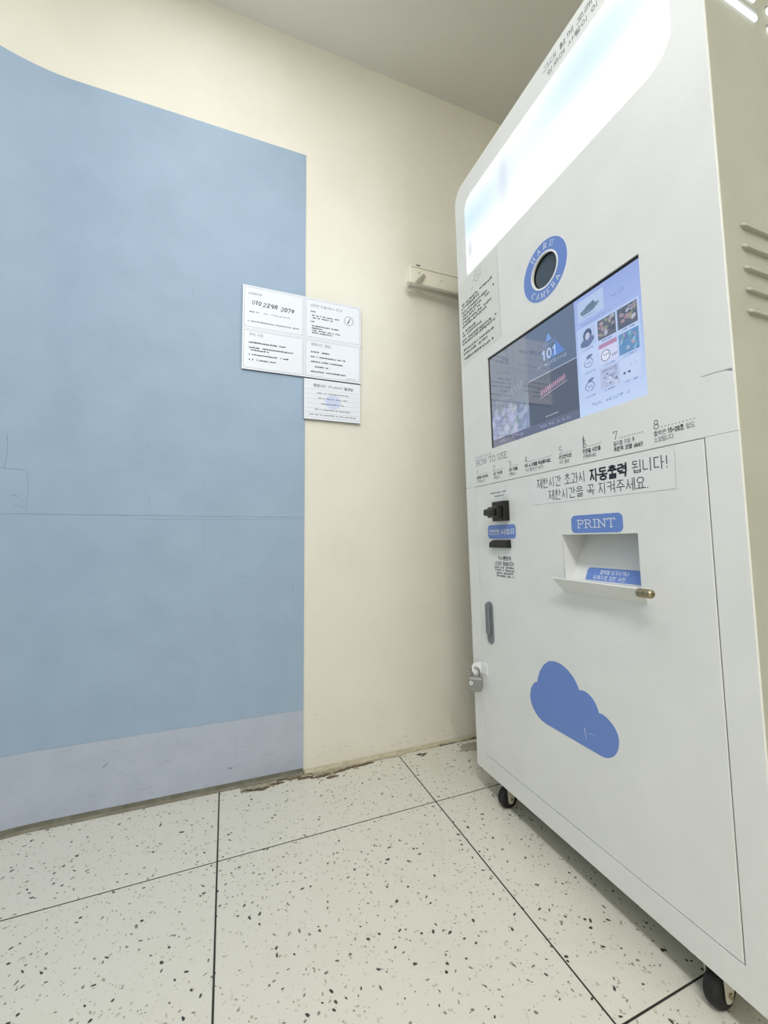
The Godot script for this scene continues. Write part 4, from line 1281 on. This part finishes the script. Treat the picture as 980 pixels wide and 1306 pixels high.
# ---- cards on the wall
func build_cards() -> void:
	var names := ["white wall card with a handwritten phone number, top left of five", "white wall card with a round icon at its right, top right of five", "white wall card with four bulleted lines below the handwritten phone number card", "white wall card with five bulleted lines below the card with the round icon", "ruled white card with a centred heading, lowest of the five wall cards"]
	var box := [[0.0185, 1.5052, 0.2286, 1.6600], [0.2290, 1.5052, 0.4420, 1.6590], [0.0185, 1.3605, 0.2286, 1.5048], [0.2290, 1.3605, 0.4400, 1.5048], [0.2290, 1.2085, 0.4385, 1.3560]]
	var thick := 0.0065
	var z0 := 0.0042
	for i in 5:
		var b = box[i]
		var o := thing("info_card", names[i], "wall card", Transform3D(Basis.IDENTITY, Vector3(b[0], b[1], z0)), "cards on the wall")
		var w: float = b[2] - b[0]
		var h: float = b[3] - b[1]
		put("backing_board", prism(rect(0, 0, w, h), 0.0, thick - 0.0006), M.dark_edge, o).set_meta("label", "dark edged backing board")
		put("card_face", prism(rect(0.0001, 0.0001, w - 0.0001, h - 0.0001), thick - 0.0006, thick), M.card, o)
		var ink := begin()
		var grey := begin()
		var head := begin()
		var border := begin()
		var z := thick + 0.0002
		var X := func(x): return x - b[0]
		var Y := func(y): return y - b[1]
		rng.seed = 300 + i
		if i < 4:
			frame_line(border, 0.0055, 0.0065, w - 0.0045, h - 0.006, 0.0008, z)
		match i:
			0:
				latin(head, "ERROR", sans, X.call(0.038), Y.call(1.6275), 0.0085, z, 0.044)
				var pen := begin()
				scrawl(pen, "010", X.call(0.047), Y.call(1.5930), 0.0160, 0.0023, z, 0.032)
				scrawl(pen, "2298", X.call(0.084), Y.call(1.5905), 0.0165, 0.0023, z, 0.050)
				scrawl(pen, "2079", X.call(0.145), Y.call(1.5865), 0.0165, 0.0023, z, 0.046)
				put("handwritten_number", pen.commit(), M.ink, o).set_meta("label", "phone number handwritten in black marker")
				blurred(ink, X.call(0.040), X.call(0.078), Y.call(1.5640), 0.0050, 0.0009, z, 0.25)
				blurred(grey, X.call(0.088), X.call(0.180), Y.call(1.5640), 0.0055, 0.0007, z, 0.25)
				blurred(ink, X.call(0.036), X.call(0.213), Y.call(1.5300), 0.0050, 0.0010, z, 0.06)
			1:
				write(head, "비회원 이용서비스 안내", X.call(0.252), Y.call(1.6270), 0.0100, 0.0009, z, 0.116)
				for r in [[0.252, 0.272, 1.6060], [0.258, 0.357, 1.5915], [0.258, 0.334, 1.5825], [0.252, 0.276, 1.5680], [0.256, 0.358, 1.5520], [0.256, 0.298, 1.5435], [0.256, 0.360, 1.5350], [0.256, 0.334, 1.5265]]:
					blurred(ink, X.call(r[0]), X.call(r[1]), Y.call(r[2]), 0.0052, 0.0015, z, 0.1)
				var c := PackedVector2Array()
				for k in 33:
					c.append(Vector2(X.call(0.3955) + 0.0165 * cos(TAU * k / 32), Y.call(1.5965) + 0.0165 * sin(TAU * k / 32)))
				var icon := begin()
				stroke(icon, c, 0.0013, z)
				fill(icon, PackedVector2Array([Vector2(X.call(0.3895), Y.call(1.5865)), Vector2(X.call(0.3955), Y.call(1.5885)), Vector2(X.call(0.3965), Y.call(1.5955)), Vector2(X.call(0.3915), Y.call(1.5940))]), z)
				stroke(icon, PackedVector2Array([Vector2(X.call(0.3945), Y.call(1.5955)), Vector2(X.call(0.4010), Y.call(1.6060))]), 0.0024, z)
				put("round_icon", icon.commit(), M.ink, o)
			2:
				write(head, "주의 사항", X.call(0.041), Y.call(1.4805), 0.0105, 0.0009, z, 0.047)
				for r in [[0.041, 0.166, 1.4545], [0.041, 0.191, 1.4365], [0.047, 0.108, 1.4275], [0.041, 0.176, 1.4115], [0.041, 0.132, 1.3935]]:
					blurred(ink, X.call(r[0]), X.call(r[1]), Y.call(r[2]), 0.0054, 0.0016, z, 0.12)
			3:
				write(head, "증명사진 꿀팁!", X.call(0.253), Y.call(1.4805), 0.0105, 0.0009, z, 0.076)
				for r in [[0.253, 0.323, 1.4545], [0.253, 0.382, 1.4365], [0.253, 0.373, 1.4185], [0.253, 0.320, 1.4000], [0.253, 0.382, 1.3820]]:
					blurred(ink, X.call(r[0]), X.call(r[1]), Y.call(r[2]), 0.0054, 0.0016, z, 0.12)
				blurred(grey, X.call(0.382), X.call(0.428), Y.call(1.3710), 0.0040, 0.0006, z, 0.1)
			4:
				write(head, "증명사진", X.call(0.262), Y.call(1.3290), 0.0105, 0.0012, z, 0.047)
				latin(head, "(ID photo)", serif, X.call(0.316), Y.call(1.3275), 0.0115, z, 0.055)
				write(head, "촬영법", X.call(0.377), Y.call(1.3290), 0.0105, 0.0012, z, 0.034)
				for r in [[0.276, 0.394, 1.3050], [0.276, 0.391, 1.2860], [0.291, 0.376, 1.2660], [0.268, 0.400, 1.2440], [0.248, 0.421, 1.2245]]:
					blurred(ink, X.call(r[0]), X.call(r[1]), Y.call(r[2]), 0.0046, 0.0009, z, 0.12)
				for k in 7:
					var y: float = Y.call(1.3190) - k * 0.0170
					stroke(border, PackedVector2Array([Vector2(0.006, y), Vector2(w - 0.006, y)]), 0.0004, z - 0.0001)
				var tint := begin()
				fill(tint, ellipse_at(X.call(0.335), Y.call(1.278), 0.030, 0.026), z - 0.00015)
				put("blue_motif", tint.commit(), plain(rgb(206, 216, 244), 0.4), o)
		put("heading", head.commit(), M.ink if i == 4 else M.grey_ink, o)
		put("body_text", ink.commit(), M.ink, o).set_meta("kind", "stuff")
		put("ruled_border", border.commit(), M.grey_ink, o)
		if i in [0, 3]:
			put("fine_print", grey.commit(), M.grey_ink, o)

func ellipse_at(cx: float, cy: float, rx: float, ry: float) -> PackedVector2Array:
	var out := PackedVector2Array()
	for k in 28:
		out.append(Vector2(cx + rx * cos(TAU * k / 28), cy + ry * sin(TAU * k / 28)))
	return out

# ---- rail on the back wall
func build_rail() -> void:
	var o := thing("wall_rail", "cream wooden board with a steel rail on the wall behind the machine", "wall rail", Transform3D(Basis.IDENTITY, Vector3(0.648, 1.79, 0)))
	put("board", prism(rect(0, 0.006, 0.56, 0.0870), 0.0, 0.018, 0.003), M.cream_wood, o)
	put("top_moulding", prism(rect(0.002, 0.0800, 0.558, 0.0875), 0.018, 0.022, 0.002), M.cream_wood, o)
	var st := begin()
	tube_into(st, [Vector3(-0.0185, -0.010, 0.032), Vector3(-0.016, -0.010, 0.032), Vector3(0.55, -0.010, 0.032), Vector3(0.552, -0.010, 0.032)], 0.0125, 20)
	put("rail", st.commit(), M.steel, o).set_meta("label", "round steel rail")
	st = begin()
	var p := Vector3(0.062, 0.056, 0.019)
	var q := Vector3(0.014, -0.006, 0.047)
	var s := (q - p).normalized().cross(Vector3.BACK).normalized() * 0.0065
	var d := (q - p).normalized().cross(s.normalized()) * 0.0022
	hexa(st, [p - s - d, p + s - d, p + s + d, p - s + d, q - s - d, q + s - d, q + s + d, q - s + d])
	put("bracket_arm", st.commit(), M.steel, o).set_meta("label", "flat steel arm slanting down to the rail")
	put("clip", prism(rect(0.026, 0.0855, 0.043, 0.0915), 0.018, 0.024, 0.001), M.grey_metal, o)
	for c in [[0.040, 0.062], [0.142, 0.050], [0.036, 0.035]]:
		var b := put("screw", lathe([Vector2(0.0, 0.003), Vector2(0.003, 0.0026), Vector2(0.0048, 0.0), Vector2(0.0048, -0.001)], 16), M.zinc, o)
		b.position = Vector3(c[0], c[1], 0.018)

# ---- old mortar and paint along the foot of the wall
func edge_at(x: float) -> float:   # how far the old mortar reaches out over the tiles
	return 0.046 + 0.010 * sin(x * 23.0) + 0.007 * sin(x * 61.0 + 1.0) + 0.005 * sin(x * 143.0) - 0.03 * smoothstep(0.36, 0.56, x)

func strip_plan(x0: float, x1: float, near: Callable, far: Callable, step := 0.006) -> PackedVector2Array:
	var out := PackedVector2Array()
	var n := int((x1 - x0) / step)
	for i in n + 1:
		var x := lerpf(x0, x1, i / float(n))
		out.append(Vector2(x, near.call(x)))
	for i in n + 1:
		var x := lerpf(x1, x0, i / float(n))
		out.append(Vector2(x, far.call(x)))
	return out

func build_residue() -> void:
	rng.seed = 63
	var lumps := noise_tex(256, 0.05, 4, Color.WHITE, Color.WHITE, 52, true, 6.0)
	var pale := mottled(rgb(216, 208, 184), 0.85, noise_tex(256, 0.02, 4, Color(0.86, 0.85, 0.81), Color.WHITE, 51), 5.0, lumps, 2.0, 0.6)
	var foot_strip := strip_plan(0.236, 1.2, func(_x): return 0.0, func(x): return 0.024 + 0.003 * sin(x * 47.0) + 0.002 * sin(x * 131.0) - 0.010 * smoothstep(0.55, 0.8, x))
	struct(put("trim_1", upright(foot_strip, -0.001, 0.007, 0.002), pale))
	var foot := PackedVector2Array([Vector2(0.2337, 0.0)])
	foot.append_array(plan_line(0.0, 1.6))
	var q := plan_line(0.0025, 1.6)
	q.reverse()
	foot.append_array(q)
	foot.append(Vector2(0.2337, 0.0025))
	var shadow_line_tone := mottled(rgb(150, 149, 136), 0.9, noise_tex(256, 0.015, 3, Color(0.72, 0.72, 0.68), Color.WHITE, 53), 4.0)
	struct(put("trim_2", upright(foot, -0.001, 0.0144), shadow_line_tone))  # dark strip painted in for the shadow line under the sheet
	foot = PackedVector2Array([Vector2(0.2337, 0.0025)])
	foot.append_array(plan_line(0.0025, 1.6))
	q = plan_line(0.0175, 1.6)
	q.reverse()
	foot.append_array(q)
	foot.append(Vector2(0.2337, 0.0175))
	struct(put("trim_3", upright(foot, -0.001, 0.0015), mottled(rgb(166, 162, 146), 0.9, noise_tex(256, 0.015, 3, Color(0.75, 0.74, 0.7), Color.WHITE, 56), 4.0)))
	var o := thing("mortar_crust", "ragged crust of old mortar and paint on the floor along the cream wall", "mortar residue", Transform3D.IDENTITY)
	var base := strip_plan(0.035, 0.57, func(x): return 0.021 + 0.004 * smoothstep(0.23, 0.25, x), func(x): return maxf(edge_at(x) - 0.003, 0.028))
	put("pale_layer", upright(base, 0.0, 0.0012, 0.0003), mottled(rgb(196, 188, 166), 0.9, noise_tex(256, 0.03, 4, Color(0.72, 0.7, 0.65), Color.WHITE, 57), 7.0, lumps, 2.0, 0.5), o)
	var brown := mottled(rgb(140, 128, 106), 0.95, noise_tex(256, 0.05, 4, Color(0.5, 0.47, 0.42), Color.WHITE, 54), 9.0, lumps, 2.0, 0.9)
	var x := 0.035
	while x < 0.56:
		var len := rng.randf_range(0.015, 0.06)
		var c := edge_at(x + len / 2) + rng.randf_range(-0.012, 0.004)
		var blob := PackedVector2Array()
		for k in 18:
			var a := TAU * k / 18
			var r := rng.randf_range(0.65, 1.2)
			blob.append(Vector2(x + len / 2 + cos(a) * len / 2 * r, c + sin(a) * rng.randf_range(0.0025, 0.0065) * r))
		if Geometry2D.triangulate_polygon(blob).size() > 0:
			put("crust", upright(blob, 0.0, rng.randf_range(0.0016, 0.0028)), brown, o)
		x += len * rng.randf_range(0.35, 0.85)
	var mark := thing("floor_mark", "small dark torn tape mark on the tile near the machine", "tape mark", Transform3D(Basis(Vector3.UP, 0.3), Vector3(0.655, 0, 0.045)))
	var mk := plain(rgb(70, 62, 50), 0.9)
	for s in [[-0.022, -0.010, 0.004, 0.002], [-0.006, 0.000, 0.020, 0.009], [-0.016, 0.006, 0.008, 0.013]]:
		put("tape_scrap", upright(PackedVector2Array([Vector2(s[0], s[1]), Vector2(s[2] - 0.006, s[1] + 0.002), Vector2(s[2], s[3]), Vector2(s[0] + 0.008, s[3] - 0.001)]), 0.0, 0.0007), mk, mark)
	var stain := PackedVector2Array()
	for k in 40:
		var a := TAU * k / 40
		stain.append(Vector2(0.865 + cos(a) * 0.075 * rng.randf_range(0.75, 1.15), 0.068 + sin(a) * 0.030 * rng.randf_range(0.7, 1.2)))
	tag(put("floor_stain", upright(stain, 0.0, 0.0004), mottled(rgb(186, 180, 162), 0.8, noise_tex(256, 0.02, 3, Color(0.85, 0.85, 0.83), Color.WHITE, 58), 6.0)), "grey worn stain on the tile by the far corner of the machine", "floor stain")
	# grime low on the cream wall
	var st := begin()
	for k in 46:
		var gx := rng.randf_range(0.25, 0.85)
		var gy := 0.02 + 0.16 * pow(rng.randf(), 2.0)
		var gl := rng.randf_range(0.003, 0.016)
		stroke(st, PackedVector2Array([Vector2(gx, gy), Vector2(gx + gl, gy + rng.randf_range(-0.3, 0.3) * gl)]), rng.randf_range(0.0006, 0.0018), 0.0004)
	var grime := put("grime", st.commit(), plain(rgb(204, 198, 180), 0.85), get_node("wall_back"))
	grime.set_meta("kind", "stuff")
